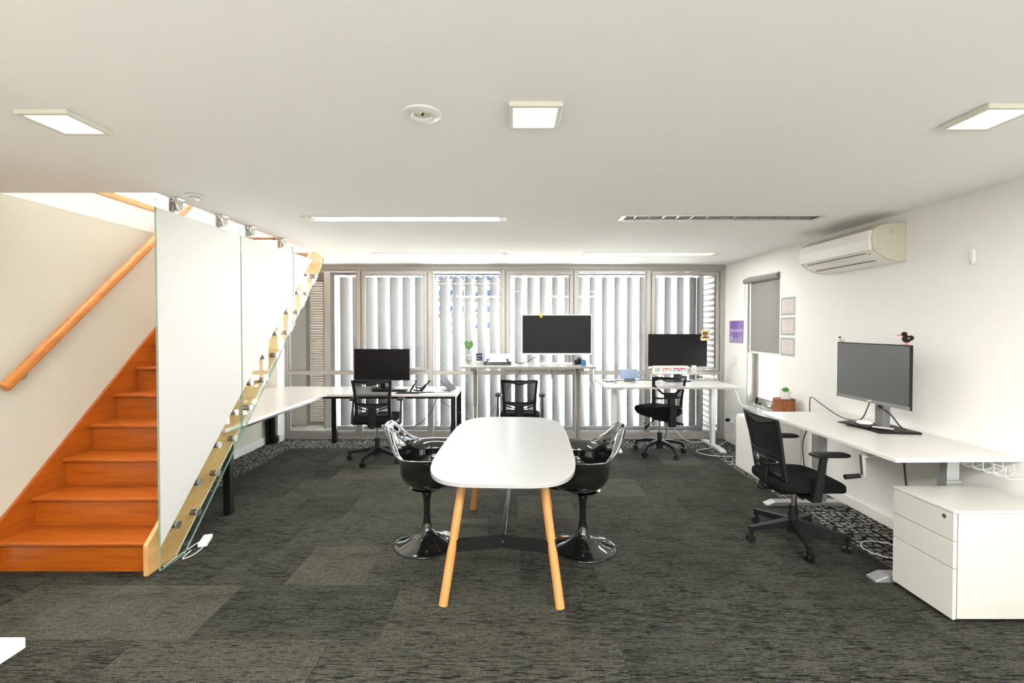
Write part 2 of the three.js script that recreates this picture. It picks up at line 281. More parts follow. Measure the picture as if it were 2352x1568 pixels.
{ // the window wall: six bays, those with even numbers have an opening sash above the transom
  const MX = [-3.11, -2.11, -1.124, -0.123, 0.879, 1.875, 2.886], z0 = -6.31, z1 = BACK, T0 = 0.888, T1 = 0.94;
  const wall = S('wall_back', 'aluminium head and sill of the window wall', 'wall');
  P(wall, 'head', re(-3.125, RIGHT, 2.335, CEIL, z0 - 0.02, z1 + 0.008), mat.alu);
  P(wall, 'sill', [re(-3.125, RIGHT, 0, 0.05, z0 - 0.02, z1 + 0.012), re(-3.125, RIGHT, 0.05, 0.1, z0, z1)], mat.alu);
  P(wall, 'end_post', re(2.9, RIGHT + 0.1, 0.0, CEIL, z0, z1 + 0.003), mat.alu);
  P(wall, 'end_post', re(LEFT, -3.118, 0.0, CEIL, z0, z1 - 0.001), mat.alu);
  for (let i = 0; i < 6; i++) {
    const w = S('window_' + (i + 1), 'aluminium framed window bay ' + ['beside the shuttered return', 'behind the corner desk', 'behind the scanner', 'behind the tall silver monitor', 'between the two standing desks', 'beside the corrugated return'][i], 'window');
    const a = MX[i], b = MX[i + 1], h = 0.03;
    P(w, 'mullion', [re(a - (i ? 0.026 : 0.012), a + 0.026, 0.1, 2.335, z0, z1, 0.003)], mat.alu);
    if (i === 5) P(w, 'mullion', re(b - 0.026, b + 0.014, 0.1, 2.335, z0, z1, 0.003), mat.alu);
    const x0 = a + 0.026, x1 = b - 0.026;
    P(w, 'transom', re(x0, x1, T0, T1, z0, z1 - 0.004, 0.003), mat.alu);
    P(w, 'head_bead', re(x0, x1, 2.305, 2.335, z0, z1 - 0.01, 0.003), mat.alu);
    P(w, 'jamb_bead', [re(x0, x0 + 0.016, 0.1, 2.305, z0, z1 - 0.02, 0.003), re(x1 - 0.016, x1, 0.1, 2.305, z0, z1 - 0.02, 0.003)], mat.alu);
    P(w, 'pane', ex(x0, x1, 0.1, T0, -6.284, -6.279), mat.glass);
    if (i % 2) {
      const s = new THREE.Group(); s.name = 'sash'; w.add(s);
      const q0 = x0 + 0.018, q1 = x1 - 0.018, p0 = T1 + 0.004, p1 = 2.3, k = 0.042;
      P(s, 'sash_rail', re(q0, q1, p1 - k, p1, -6.3, z1 + 0.004, 0.004), mat.alu);
      P(s, 'sash_rail', re(q0, q1, p0, p0 + k, -6.3, z1 + 0.006, 0.004), mat.alu);
      P(s, 'sash_stile', re(q0, q0 + k, p0 + k, p1 - k, -6.3, z1 + 0.004, 0.004), mat.alu);
      P(s, 'sash_stile', re(q1 - k, q1, p0 + k, p1 - k, -6.3, z1 + 0.004, 0.004), mat.alu);
      P(s, 'gasket', [ex(q0 + k, q1 - k, p1 - k - 0.006, p1 - k, -6.29, -6.262), ex(q0 + k, q0 + k + 0.006, p0 + k, p1 - k, -6.29, -6.262), ex(q1 - k - 0.006, q1 - k, p0 + k, p1 - k, -6.29, -6.262)], mat.aluDark);
      P(s, 'sash_pane', ex(q0 + k, q1 - k, p0 + k, p1 - k, -6.284, -6.279), mat.glass);
      P(s, 'winder', [rb(0.1, 0.02, 0.03, (q0 + q1) / 2 + 0.3, p0 + 0.02, z1 + 0.02), rb(0.02, 0.02, 0.05, (q0 + q1) / 2 + 0.34, p0 + 0.02, z1 + 0.03)], mat.silver);
    } else {
      P(w, 'upper_pane', ex(x0, x1, T1, 2.305, -6.284, -6.279), mat.glass);
      P(w, 'gasket', ex(x0, x1, T1, T1 + 0.005, -6.29, -6.272), mat.aluDark);
    }
    P(w, 'gasket', ex(x0 + 0.016, x1 - 0.016, 0.1, 0.106, -6.29, -6.268), mat.aluDark);
  }
}
{ // the small window in the right wall
  const w = S('window_7', 'narrow window half covered by a grey roller blind', 'window'), x = RIGHT + 0.1, z0 = -5.64, z1 = -4.975, y0 = 0.6, y1 = 2.16;
  P(w, 'frame', [re(x, x + 0.07, y0, y0 + 0.05, z0, z1), re(x, x + 0.07, y1 - 0.05, y1, z0, z1), re(x, x + 0.07, y0, y1, z0, z0 + 0.05), re(x, x + 0.07, y0, y1, z1 - 0.05, z1)], mat.alu);
  const s = new THREE.Group(); s.name = 'sash'; w.add(s);
  P(s, 'sash_frame', [re(x - 0.015, x + 0.04, y0 + 0.04, y0 + 0.09, z0 + 0.04, z1 - 0.04), re(x - 0.015, x + 0.04, y0 + 0.04, y1 - 0.04, z0 + 0.04, z0 + 0.09), re(x - 0.015, x + 0.04, y0 + 0.04, y1 - 0.04, z1 - 0.09, z1 - 0.04), re(x - 0.015, x + 0.04, y1 - 0.09, y1 - 0.04, z0 + 0.04, z1 - 0.04)], mat.alu);
  P(s, 'pane', ex(x + 0.01, x + 0.015, y0 + 0.09, y1 - 0.09, z0 + 0.09, z1 - 0.09), mat.glass);
  P(w, 'winder', [rb(0.04, 0.03, 0.12, x - 0.03, y0 + 0.05, -5.28), rod([x - 0.04, y0 + 0.06, -5.28], [x - 0.06, y0 + 0.03, -5.2], 0.008), rod([x - 0.06, y0 + 0.03, -5.2], [x - 0.1, y0 + 0.04, -5.2], 0.01), rb(0.03, 0.04, 0.03, x - 0.03, y0 + 0.07, -5.2)], mat.chrome);
  P(w, 'latch', rb(0.03, 0.02, 0.09, x - 0.03, y0 + 0.02, -5.52), mat.black);
  P(w, 'reveal_trim', [re(RIGHT - 0.002, RIGHT + 0.1, y0 - 0.012, y0 + 0.004, z0, z1, 0.002), re(RIGHT - 0.003, RIGHT + 0.1, y0, y1, z0 - 0.015, z0 + 0.004, 0.002)], mat.alu);
  const b = T('roller_blind', 'grey roller blind pulled half way down the narrow window', 'blind', RIGHT + 0.03, 0, 0);
  P(b, 'roller', rod([-0.035, 2.115, -5.7], [-0.035, 2.115, -4.985], 0.032, 0.032, 24), mat.blind);
  for (const q of [-4.972, -5.7]) P(b, 'end_cap', rod([-0.035, 2.115, q - 0.012], [-0.035, 2.115, q], 0.03, 0.03, 24), mat.greyMetal);
  P(b, 'blind_cloth', ex(-0.006, -0.004, 1.245, 2.11, -5.62, -4.985), mat.blind);
  P(b, 'bottom_rail', re(-0.014, 0.004, 1.228, 1.25, -5.63, -4.982), mat.white);
  P(b, 'chain', tube([[-0.04, 2.1, -5.705], [-0.045, 1.6, -5.705], [-0.05, 1.13, -5.7], [-0.045, 1.09, -5.67], [-0.035, 1.13, -5.655], [-0.03, 1.3, -5.65]], 0.003), mat.cableWhite);
}
// ================================================================== STAIRS
{
  const st = T('staircase', 'orange timber staircase with closed risers beside the frosted glass', 'staircase');
  const R = 0.2, G = 0.2156, Z = -2.844;
  const tread = boxUV(rb(0.95, 0.026, G + 0.05, 0, 0, -0.01, 0.011, 3), 1.6), riser = boxUV(bx(0.95, R - 0.026, 0.016), 1.6);
  for (let k = 1; k <= 12; k++) {
    const t = P(st, 'tread', tread, mat.stair); t.position.set(-2.765, R * k - 0.013, Z - (k - 1) * G - G / 2 + 0.01);
    const r = P(st, 'riser', riser, mat.stair); r.position.set(-2.765, R * k - 0.026 - (R - 0.026) / 2, Z - (k - 1) * G - 0.022);
  }
  const r = P(st, 'riser', riser, mat.stair); r.position.set(-2.765, R * 13 - 0.026 - (R - 0.026) / 2, Z - 12 * G - 0.022);
  // profiles are drawn in (-z, y) and turned so that they stand across x
  const across = (pts, thick, x) => boxUV(slab(pts, thick, 0.003).rotateY(Math.PI / 2).translate(x, 0, 0), 1.3);
  const sl = R / G;
  P(st, 'wall_stringer', across([[2.8, 0], [3.05, 0], [5.43, sl * (5.43 - 3.05)], [5.43, 2.6], [5.25, 2.6], [2.8, 0.26]], 0.022, LEFT + 0.011), mat.stair);
  P(st, 'outer_stringer', across([[2.8, 0], [3.04, 0], [5.43, 0.95 * (5.43 - 3.04)], [5.43, 2.58], [5.3, 2.52], [2.8, 0.19]], 0.028, -2.276), mat.stringer, 'pale oak outer stringer behind clear glass');
  P(st, 'stringer_edge', [bar([-2.262, 0.006, -3.035], [-2.262, 0.95 * 2.38, -5.415], 0.004, 0.008)], mat.white);
}
{ // glass balustrade panels with a frosted film, held by stand-off fixings and ceiling clamps
  const lab = ['sheet resting on the floor', 'middle sheet', 'sheet that tapers to a point at the ceiling'];
  const X = -2.226, gb = (z) => 0.985 * (z - 3.06), fb = (z) => 0.16 + 0.965 * (z - 2.851), top = 2.36, ft = 2.298;
  const span = [[2.851, 3.729], [3.739, 4.622], [4.632, 5.372]];
  const gb0 = T('glass_balustrade', 'frosted glass stair balustrade of three tall sheets held by steel fixings', 'balustrade');
  span.forEach(([a, b], i) => {
    const out = i === 0 ? [[a, 0.006], [3.066, 0.006], [b, gb(b)], [b, top], [a, top]] : [[a, gb(a)], [b, gb(b)], [b, top], [a, top]];
    const film = i === 2 ? [[a + 0.002, fb(a)], [2.851 + (ft - 0.16) / 0.965, ft], [a + 0.002, ft]] : [[a + 0.002, fb(a)], [b - 0.002, fb(b)], [b - 0.002, ft], [a + 0.002, ft]];
    const m = new THREE.Mesh(slab(out, 0.012).rotateY(Math.PI / 2).translate(X, 0, 0), [mat.stairGlass, mat.glassEdge]); m.name = 'glass_sheet'; m.userData.label = lab[i]; gb0.add(shade(m));
    P(m, 'frosted_film', slab(film, 0.0006).rotateY(Math.PI / 2).translate(X + 0.0068, 0, 0), mat.frost);
  });
  const sub = (name) => { const t = new THREE.Group(); t.name = name; gb0.add(t); return t; };
  const peg = (z, y) => {
    const t = sub('standoff_fixing'); t.position.set(-2.262, y, -z);
    P(t, 'spacer', rod([0, 0, 0], [0.03, 0, 0], 0.022, 0.022, 20), mat.darkSteel);
    P(t, 'disc', rod([0.042, 0, 0], [0.056, 0, 0], 0.025, 0.025, 20), mat.steel);
  };
  for (let k = 0; k < 10; k++) { peg(2.993 + 0.2156 * k, 0.24 + 0.208 * k); peg(3.19 + 0.2156 * k, 0.243 + 0.208 * k); }
  [3.02, 3.49, 3.87, 4.4].forEach((z) => {
    const t = sub('glass_clamp'); t.position.set(-2.226, 0, -z);
    P(t, 'bracket', [re(-0.03, 0.045, CEIL - 0.012, CEIL - 0.001, -0.035, 0.035), slab([[0, 0], [0.06, 0], [0.06, -0.04], [0.045, -0.075], [0.02, -0.08], [0, -0.05]], 0.014, 0.003).rotateY(-Math.PI / 2).translate(0.028, CEIL - 0.008, -0.03)], mat.chrome);
    P(t, 'jaw', [re(-0.03, -0.012, CEIL - 0.1, CEIL - 0.012, -0.02, 0.02), re(0.008, 0.022, CEIL - 0.09, CEIL - 0.012, -0.022, 0.022)], mat.darkSteel);
    for (const q of [-0.015, 0.018]) P(t, 'bolt', rod([0.035, CEIL - 0.03, q], [0.04, CEIL - 0.03, q], 0.006), mat.chrome);
  });
  const h = T('handrail', 'round timber handrail on the stair wall with a steel bracket', 'handrail');
  const p0 = [-3.175, 1.17, -2.84], p1 = [-3.175, 2.93, -4.7], hb = bar(p0, p1, 0.055, 0.062);
  const rail = new THREE.ExtrudeGeometry(new THREE.Shape(roundRect(0.052, 0.066, 0.024).map((p) => new THREE.Vector2(...p))), { depth: Math.hypot(p1[1] - p0[1], p1[2] - p0[2]), bevelEnabled: true, bevelSize: 0.006, bevelThickness: 0.006, bevelOffset: -0.006 });
  rail.applyMatrix4(new THREE.Matrix4().lookAt(V(...p1), V(...p0), V(0, 1, 0))); rail.translate(...p0);
  P(h, 'rail', boxUV(rail, 1.3), M('#ffffff', 0.35, { map: railTex, clearcoat: 0.3, clearcoatRoughness: 0.3 })); hb.dispose();
  for (const z of [-2.97, -4.1]) { const y = p0[1] + (p1[1] - p0[1]) * (-2.84 - z) / 1.86; P(h, 'rail_bracket', [tube([[LEFT + 0.004, y - 0.075, z], [-3.2, y - 0.085, z], [-3.175, y - 0.06, z], [-3.175, y - 0.03, z]], 0.006), rod([LEFT, y - 0.075, z], [LEFT + 0.006, y - 0.075, z], 0.025)], mat.steel); }
  const bl = T('landing_balustrade', 'white posts and wires of the balustrade above the stairwell', 'balustrade');
  for (const z of [-2.7, -3.35, -4.0, -4.65, -5.3]) P(bl, 'post', rod([LEFT - 0.05, UP, z], [LEFT - 0.05, UP + 0.95, z], 0.02), mat.white);
  for (let k = 0; k < 7; k++) P(bl, 'rail_wire', rod([LEFT - 0.05, UP + 0.13 + 0.12 * k, -5.6], [LEFT - 0.05, UP + 0.13 + 0.12 * k, -2.6], 0.006), mat.steel);
  P(bl, 'top_rail', rod([LEFT - 0.05, UP + 0.96, -5.6], [LEFT - 0.05, UP + 0.96, -2.6], 0.025), mat.stair);
}
// ================================================================== CEILING FITTINGS
function areaLight(x, y, z, w, d, color, I) {
  const l = new THREE.RectAreaLight(color, I, w, d); l.name = 'lamp'; l.position.set(x, y, z); l.rotation.x = -Math.PI / 2; scene.add(l);
}
[[0.09, -1.83, 'square ceiling light next to the round emergency fitting'], [-1.84, -1.89, 'square ceiling light over the foot of the stairs'], [1.915, -1.845, 'square ceiling light over the drawer pedestal']].forEach(([x, z, lb]) => {
  const t = T('square_ceiling_light', lb, 'ceiling light', x, CEIL, z, 0, 'square ceiling lights');
  const k = 0.104, q = 0.084;
  P(t, 'light_frame', [re(-k, k, -0.02, 0, -k, -q), re(-k, k, -0.02, 0, q, k), re(-k, -q, -0.02, 0, -q, q), re(q, k, -0.02, 0, -q, q), ex(-q, q, -0.006, 0, -q, q)], mat.lampFrame);
  P(t, 'light_diffuser', ex(-q, q, -0.016, -0.007, -q, q), mat.glowSquare);
  areaLight(x, CEIL - 0.024, z, 0.165, 0.165, WARM, LAMP_SQUARE);
});
['lit long ceiling light nearer the stair glass', 'unlit long ceiling light showing its mirror louvre', 'lit long ceiling light by the windows above the corner desk', 'lit long ceiling light by the windows above the right standing desk',
  'lit long ceiling light just behind the camera on the stair side', 'lit long ceiling light just behind the camera on the desk side', 'lit long ceiling light along the rear wall on the stair side', 'lit long ceiling light along the rear wall on the desk side'].forEach((lb, i) => {
  const [x0, x1, z0, z1] = troffers[i], cx = (x0 + x1) / 2, cz = (z0 + z1) / 2, w = x1 - x0, d = z1 - z0, t = T('linear_ceiling_light', lb, 'ceiling light', cx, CEIL, cz, 0, 'long recessed ceiling lights');
  P(t, 'housing', [ex(-w / 2, w / 2, 0.07, 0.08, -d / 2, d / 2), ex(-w / 2, w / 2, 0, 0.07, -d / 2, -d / 2 + 0.004), ex(-w / 2, w / 2, 0, 0.07, d / 2 - 0.004, d / 2), ex(-w / 2, -w / 2 + 0.004, 0, 0.07, -d / 2, d / 2), ex(w / 2 - 0.004, w / 2, 0, 0.07, -d / 2, d / 2)], i === 1 ? mat.silver : mat.white);
  P(t, 'light_frame', [re(-w / 2 - 0.01, w / 2 + 0.01, -0.005, 0.001, -d / 2 - 0.01, -d / 2 + 0.006, 0.002), re(-w / 2 - 0.01, w / 2 + 0.01, -0.005, 0.001, d / 2 - 0.006, d / 2 + 0.01, 0.002), re(-w / 2 - 0.01, -w / 2 + 0.03, -0.005, 0.001, -d / 2, d / 2, 0.002), re(w / 2 - 0.03, w / 2 + 0.01, -0.005, 0.001, -d / 2, d / 2, 0.002)], mat.lampFrame);
  if (i === 1) {
    for (let k = 1; k < 14; k++) P(t, 'louvre_blade', ex(-w / 2 + w * k / 14 - 0.004, -w / 2 + w * k / 14 + 0.004, 0.004, 0.05, -d / 2 + 0.006, d / 2 - 0.006), mat.chrome);
    P(t, 'light_tube', rod([-w / 2 + 0.05, 0.055, 0], [w / 2 - 0.05, 0.055, 0], 0.012), mat.white);
  } else {
    P(t, 'light_diffuser', ex(-w / 2 + 0.06, w / 2 - 0.06, 0.006, 0.016, -d / 2 + 0.008, d / 2 - 0.008), mat.glowLinear);
    for (const q of [-1, 1]) P(t, 'lamp_holder', rb(0.056, 0.038, 0.07, q * (w / 2 - 0.032), 0.021, 0), mat.white);
    areaLight(cx, CEIL - 0.003, cz, w - 0.14, d - 0.03, COOL, i > 3 ? LAMP_REAR : LAMP_LINEAR);
  }
});
{
  const e = T('emergency_light', 'round white emergency light fitting with a tiny green indicator', 'emergency light', -0.358, CEIL, -1.83);
  P(e, 'rim', lathe([[0.034, -0.002], [0.04, -0.012], [0.05, -0.0135], [0.051, -0.011], [0.072, -0.009], [0.077, -0.004], [0.077, 0]], 48), mat.white);
  P(e, 'reflector', lathe([[0, 0.008], [0.012, 0.006], [0.034, -0.002], [0.034, 0.01], [0, 0.012]], 32), mat.white);
  P(e, 'lens', at(new THREE.SphereGeometry(0.007, 12, 8), 0, -0.002, 0), mat.dark);
  P(e, 'indicator_led', at(new THREE.SphereGeometry(0.003, 10, 8), -0.004, -0.004, 0.012), M(lin(0.3, 0.8, 0.05), 0.4, { emissive: lin(0.3, 1, 0.05), emissiveIntensity: 0.8 }));
  const s = T('smoke_detector', 'small white dome detector on the ceiling beside the stair glass', 'detector', -2.052, CEIL, -2.956);
  P(s, 'detector_base', lathe([[0, 0], [0.054, 0], [0.054, -0.008], [0.048, -0.014], [0.03, -0.016], [0, -0.016]].reverse(), 32), mat.white);
  P(s, 'dome', lathe([[0, -0.042], [0.014, -0.04], [0.024, -0.032], [0.029, -0.016], [0, -0.014]], 32), mat.white);
}
// ================================================================== OUTSIDE
{ // sun louvres
  const L = T('louvre_screen', 'row of white vertical louvre blades outside the windows', 'louvre screen', 0, 0, -6.62);
  const sh = []; for (let i = 0; i < 28; i++) { const a = i / 28 * Math.PI * 2; sh.push([0.085 * Math.cos(a), 0.014 * Math.sin(a)]); }
  const blade = flat(slab(sh, 2.15, 0)).translate(0, 1.19, 0), pin = cy(0.008, 0.008, 0.03, 0, 2.28, 0, 8);
  for (let k = -14; k <= 14; k++) {
    const b = P(L, 'louvre_blade', blade, mat.louvre); b.position.x = 0.107 + 0.18 * k; b.rotation.y = 36 * Math.PI / 180;
    const q = P(b, 'pin', pin, mat.silver); q.position.x = -0.01;
  }
  P(L, 'top_rail', [re(-2.62, 2.74, 2.29, 2.36, -0.06, 0.06), re(-2.62, 2.74, 2.33, 2.42, -0.1, 0.18)], mat.louvre);
  P(L, 'bottom_rail', re(-2.62, 2.74, 0.06, 0.11, -0.05, 0.05), mat.louvre);
  P(L, 'side_post', [re(-2.62, -2.56, 0.06, 2.3, -0.05, 0.05), re(2.7, 2.76, 0.06, 2.3, -0.06, 0.06)], mat.louvre);
  const k = S('ledge', 'pebbly concrete ledge outside the windows', 'ledge');
  P(k, 'slab', boxUV(ex(-6, 5, -0.25, 0.055, -7.0, -6.34), 1.2), mat.concrete);
  const s = T('louvred_shutter', 'tall grey louvred shutter on the outside return', 'shutter', -2.955, 0, -6.93);
  P(s, 'stile', [re(-0.19, -0.112, 0.06, 2.62, -0.02, 0.02), re(0.09, 0.19, 0.06, 2.62, -0.02, 0.02)], mat.shutter);
  P(s, 'rail', [re(-0.112, 0.09, 2.25, 2.62, -0.018, 0.018), re(-0.112, 0.09, 0.06, 0.1, -0.018, 0.018), re(-0.112, 0.09, 0.55, 0.58, -0.018, 0.018)], mat.shutter);
  const sg = rb(0.2, 0.054, 0.006, 0, 0, 0, 0.002, 1).rotateX(-0.7);
  for (let y = 0.12; y < 2.25; y += 0.038) { if (y > 0.53 && y < 0.6) continue; const o = P(s, 'slat', sg, mat.shutter); o.position.set(-0.011, y, 0); }
  const so = S('soffit', 'shading soffit and side wall over the outside return', 'soffit');
  P(so, 'soffit_slab', ex(-4.4, -2.62, 2.66, 2.8, -7.9, -6.36), mat.render); P(so, 'side_wall', ex(-4.4, -4.25, 0.05, 2.66, -7.9, -6.36), mat.render);
  const w = S('wall_return', 'sunlit cream outside wall beyond the shutter', 'wall');
  P(w, 'plaster', [ex(-2.765, -2.64, 0.05, 3, -7.0, -6.7), ex(-4.2, -3.13, 0.05, 3, -7.05, -6.9)], mat.render);
  const c = T('corrugated_screen', 'pinkish corrugated metal sheet on the outside return', 'screen', 2.86, 0, -6.65);
  const pr = []; for (let i = 0; i <= 240; i++) pr.push([0.018 * Math.sin(i / 240 * 29 * Math.PI * 2), 0.06 + i / 240 * 2.36]);
  P(c, 'sheet', slab([...pr, ...pr.slice().reverse().map((p) => [p[0] + 0.004, p[1]])], 0.56), mat.corrugated);
  P(c, 'edge_post', re(-0.03, 0.03, 0.06, 2.4, -0.31, -0.28), mat.louvre);
  const g = S('ground', 'pale sunlit ground outside', 'ground');
  P(g, 'paving', ex(-70, 70, -0.5, -0.26, -140, -6.4), mat.ground);
  P(g, 'paving', ex(-70, 70, -0.5, -0.26, -6.4, 40), mat.ground);
}
{ // buildings across the yard
  const w = T('garden_wall', 'white rendered wall with a red brick cap across the yard', 'wall', 0, 0, -16);
  P(w, 'render', ex(-1.5, 12, -0.3, 1.0, -0.15, 0.15), mat.render);
  P(w, 'brick_cap', boxUV(ex(-1.5, 12, 1.0, 1.36, -0.2, 0.2), 1.2), mat.brick);
  P(w, 'ledge_line', ex(-1.5, 12, 0.62, 0.66, 0.15, 0.19), mat.concrete);
  const a = T('apartment_building', 'far apartment block with blue windows and brown balcony panels', 'building', -9, 0, -86);
  P(a, 'wall', ex(-9, 9, 0, 22, -6, 0), mat.render);
  for (let f = 0; f < 7; f++) {
    P(a, 'floor_slab', ex(-9.2, 9.2, 2.6 + f * 3, 2.95 + f * 3, 0, 1.4), mat.render);
    for (let k = 0; k < 9; k++) {
      const win = P(a, 'window', ex(-8.9 + 2 * k, -7.1 + 2 * k, 1.2 + f * 3, 2.5 + f * 3, 0.02, 0.1), mat.render);
      P(win, 'pane', [ex(-8.8 + 2 * k, -8.05 + 2 * k, 1.3 + f * 3, 2.45 + f * 3, 0.1, 0.14), ex(-7.95 + 2 * k, -7.2 + 2 * k, 1.3 + f * 3, 2.45 + f * 3, 0.1, 0.14)], mat.blueGlass);
      P(a, 'balcony_panel', ex(-8.9 + 2 * k, -7.1 + 2 * k, 0.1 + f * 3, 1.05 + f * 3, 1.2, 1.3), mat.brownPanel);
      if (k % 2) P(a, 'brace', bar([-8.9 + 2 * k, f * 3 + 0.2, 1.5], [-7.2 + 2 * k, f * 3 + 2.7, 1.5], 0.16, 0.16), mat.render);
    }
  }
  const leafGeo = new THREE.PlaneGeometry(0.016, 0.075, 1, 2), lp = leafGeo.attributes.position;
  for (let i = 0; i < lp.count; i++) if (Math.abs(lp.getY(i)) > 0.03) lp.setX(i, lp.getX(i) * 0.2);
  const hang = (name, label, cat, x, z, hgt, wide, n, m, trunk) => {
    const t = T(name, label, cat, x, -0.26, z);
    if (trunk) P(t, 'trunk', tube([[0.4, 0, -0.6], [0.3, 1.5, -0.6], [0.35, 3, -0.5], [0.2, 4.2, -0.4]], 0.09), mat.bark);
    const im = new THREE.InstancedMesh(leafGeo, m, n), d = new THREE.Object3D(), strands = Math.ceil(n / 60);
    for (let i = 0; i < n; i++) {
      const s = i % strands, sx = (hash(s, 1, 3) - 0.5) * wide, sz = (hash(s, 2, 3) - 0.5) * wide, y0 = hgt * (0.0 + 0.5 * hash(s, 3, 3)), y = y0 + (hgt - y0) * rnd();
      d.position.set(sx + rr(-0.03, 0.03) + 0.05 * Math.sin(y * 2 + s), y, sz + rr(-0.03, 0.03)); d.rotation.set(rr(-0.5, 0.5), rr(0, 6.3), rr(-0.6, 0.6)); d.scale.setScalar(rr(0.8, 1.6)); d.updateMatrix(); im.setMatrixAt(i, d.matrix);
    }
    im.name = 'foliage'; im.userData = { kind: 'stuff' }; shade(im); t.add(im);
  };
  hang('willow_tree', 'willow with hanging yellow green strands behind the silver monitor', 'tree', 0.95, -10.5, 4.4, 1.3, 3600, mat.willow, true);
  hang('willow_tree', 'smaller willow strands outside between the standing desks', 'tree', 2.0, -10.2, 2.6, 0.6, 900, mat.willow, false);
  hang('shrub', 'tall yellow leaved shrub outside behind the vase', 'shrub', -1.35, -9.6, 2.0, 0.7, 1500, mat.bushYellow, false);
  const tw = T('bare_shrub', 'bare reddish twiggy shrub outside behind the right standing desk', 'shrub', 3.1, -0.26, -9.3);
  const sticks = []; for (let i = 0; i < 46; i++) { const x = rr(-0.9, 0.9), h = rr(0.7, 1.35), b = x + rr(-0.35, 0.35); sticks.push(rod([x * 0.8, 0, rr(-0.2, 0.2)], [b, h, rr(-0.3, 0.3)], 0.012, 0.005, 5)); }
  P(tw, 'twigs', sticks, mat.twig);
}
// ================================================================== MEETING TABLE AND TULIP CHAIRS
{
  const t = T('meeting_table', 'white oblong meeting table with rounded ends and splayed oak legs', 'table', -0.032, 0, -3.165, -0.04);
  const a = 0.434, b = 0.862, n = 4.2, out = [];
  for (let i = 0; i < 96; i++) { const q = i / 96 * Math.PI * 2, c = Math.cos(q), s = Math.sin(q); out.push([a * Math.sign(c) * Math.abs(c) ** (2 / n), b * Math.sign(s) * Math.abs(s) ** (2 / n)]); }
  P(t, 'table_top', plane(out, 0.024, 0.738), mat.tableTop);
  for (const sx of [-1, 1]) for (const sz of [-1, 1]) {
    const l = P(t, 'leg', boxUV(rod([sx * 0.325, 0, sz * 0.672], [sx * 0.226, 0.727, sz * 0.49], 0.0255, 0.0255, 28), 1.5, true), mat.oak);
    P(l, 'slot_cap', pillow(0.012, 0.1, 0.026, 0.5, 0.6, 8).rotateZ(sx * 0.135).translate(sx * (0.284 + 0.0235), 0.3, sz * 0.597), mat.black);
  }
  const y = 0.3, j = 0.53;
  for (const sz of [-1, 1]) {
    for (const sx of [-1, 1]) P(t, 'stretcher_arm', bar([sx * 0.285, y, sz * 0.597], [0, y, sz * j], 0.028, 0.066), mat.blackPlastic);
    P(t, 'bolt', rod([0, y + 0.005, sz * (j + 0.01)], [0, y + 0.005, sz * (j + 0.022)], 0.006), mat.chrome);
    for (const sx of [-1, 1]) P(t, 'clip_wire', tube([[sx * 0.3, 0.725, sz * 0.56], [sx * 0.31, 0.69, sz * 0.55], [sx * 0.24, 0.675, sz * 0.54], [sx * 0.17, 0.7, sz * 0.54], [sx * 0.165, 0.725, sz * 0.54]], 0.0025), mat.chrome);
  }
  P(t, 'stretcher_beam', [rb(0.03, 0.05, 2 * j, 0, y + 0.008, 0, 0.006)], M(lin(0.03, 0.03, 0.034), 0.22, { metalness: 0.5 }));
}
function tulipShell() {                               // x points to the front of the seat
  const NU = 96, rows = [], sm = (a, b, x) => { const t = Math.min(1, Math.max(0, (x - a) / (b - a))); return t * t * (3 - 2 * t); };
  const prof = (phi, inner) => {
    const d = Math.abs(phi) * 180 / Math.PI, pts = [], y0 = 0.405 + (inner ? 0.05 : 0);
    const h = 0.465 + 0.22 * sm(14, 44, d) + 0.185 * sm(112, 168, d), R = 0.27 + 0.045 * sm(10, 70, d) - 0.015 * sm(110, 180, d), Rb = 0.245 - 0.03 * sm(90, 180, d);
    const off = inner ? 0.007 : 0, hb = Math.min(0.16, h - y0 - 0.006);
    for (let i = 0; i <= 10; i++) { const a = i / 10 * Math.PI / 2; pts.push([(Rb - off) * Math.sin(a) ** 0.92, y0 + hb * (1 - Math.cos(a) ** 0.85)]); }
    for (let i = 1; i <= 12; i++) { const t = i / 12; pts.push([Rb - off + (R - Rb) * t ** 1.7 + 0.016 * sm(0.78, 1, t) * sm(20, 50, d), y0 + hb + (h - y0 - hb) * t - (inner ? 0.0 : 0.006 * sm(0.85, 1, t))]); }
    return pts;
  };
  for (let u = 0; u <= NU; u++) {
    const phi = (u / NU * 2 - 1) * Math.PI, o = prof(phi, false), i = prof(phi, true).reverse(), e = o[o.length - 1];
    rows.push([...o, [e[0] + 0.003, e[1] + 0.004], ...i].map((p) => [p[0] * Math.cos(phi) + 0.03, p[1], p[0] * Math.sin(phi)]));
  }
  const n = rows[0].length, pos = [], idx = [];
  rows.forEach((r) => r.forEach((p) => pos.push(...p)));
  for (let u = 0; u < NU; u++) for (let v = 0; v < n - 1; v++) { const a = u * n + v, b = a + n; idx.push(a, a + 1, b, b, a + 1, b + 1); }
  const g = new THREE.BufferGeometry(); g.setAttribute('position', new THREE.Float32BufferAttribute(pos, 3)); g.setIndex(idx); g.computeVertexNormals();
  g.setAttribute('uv', new THREE.Float32BufferAttribute(new Float32Array(pos.length / 3 * 2), 2)); return g;
}
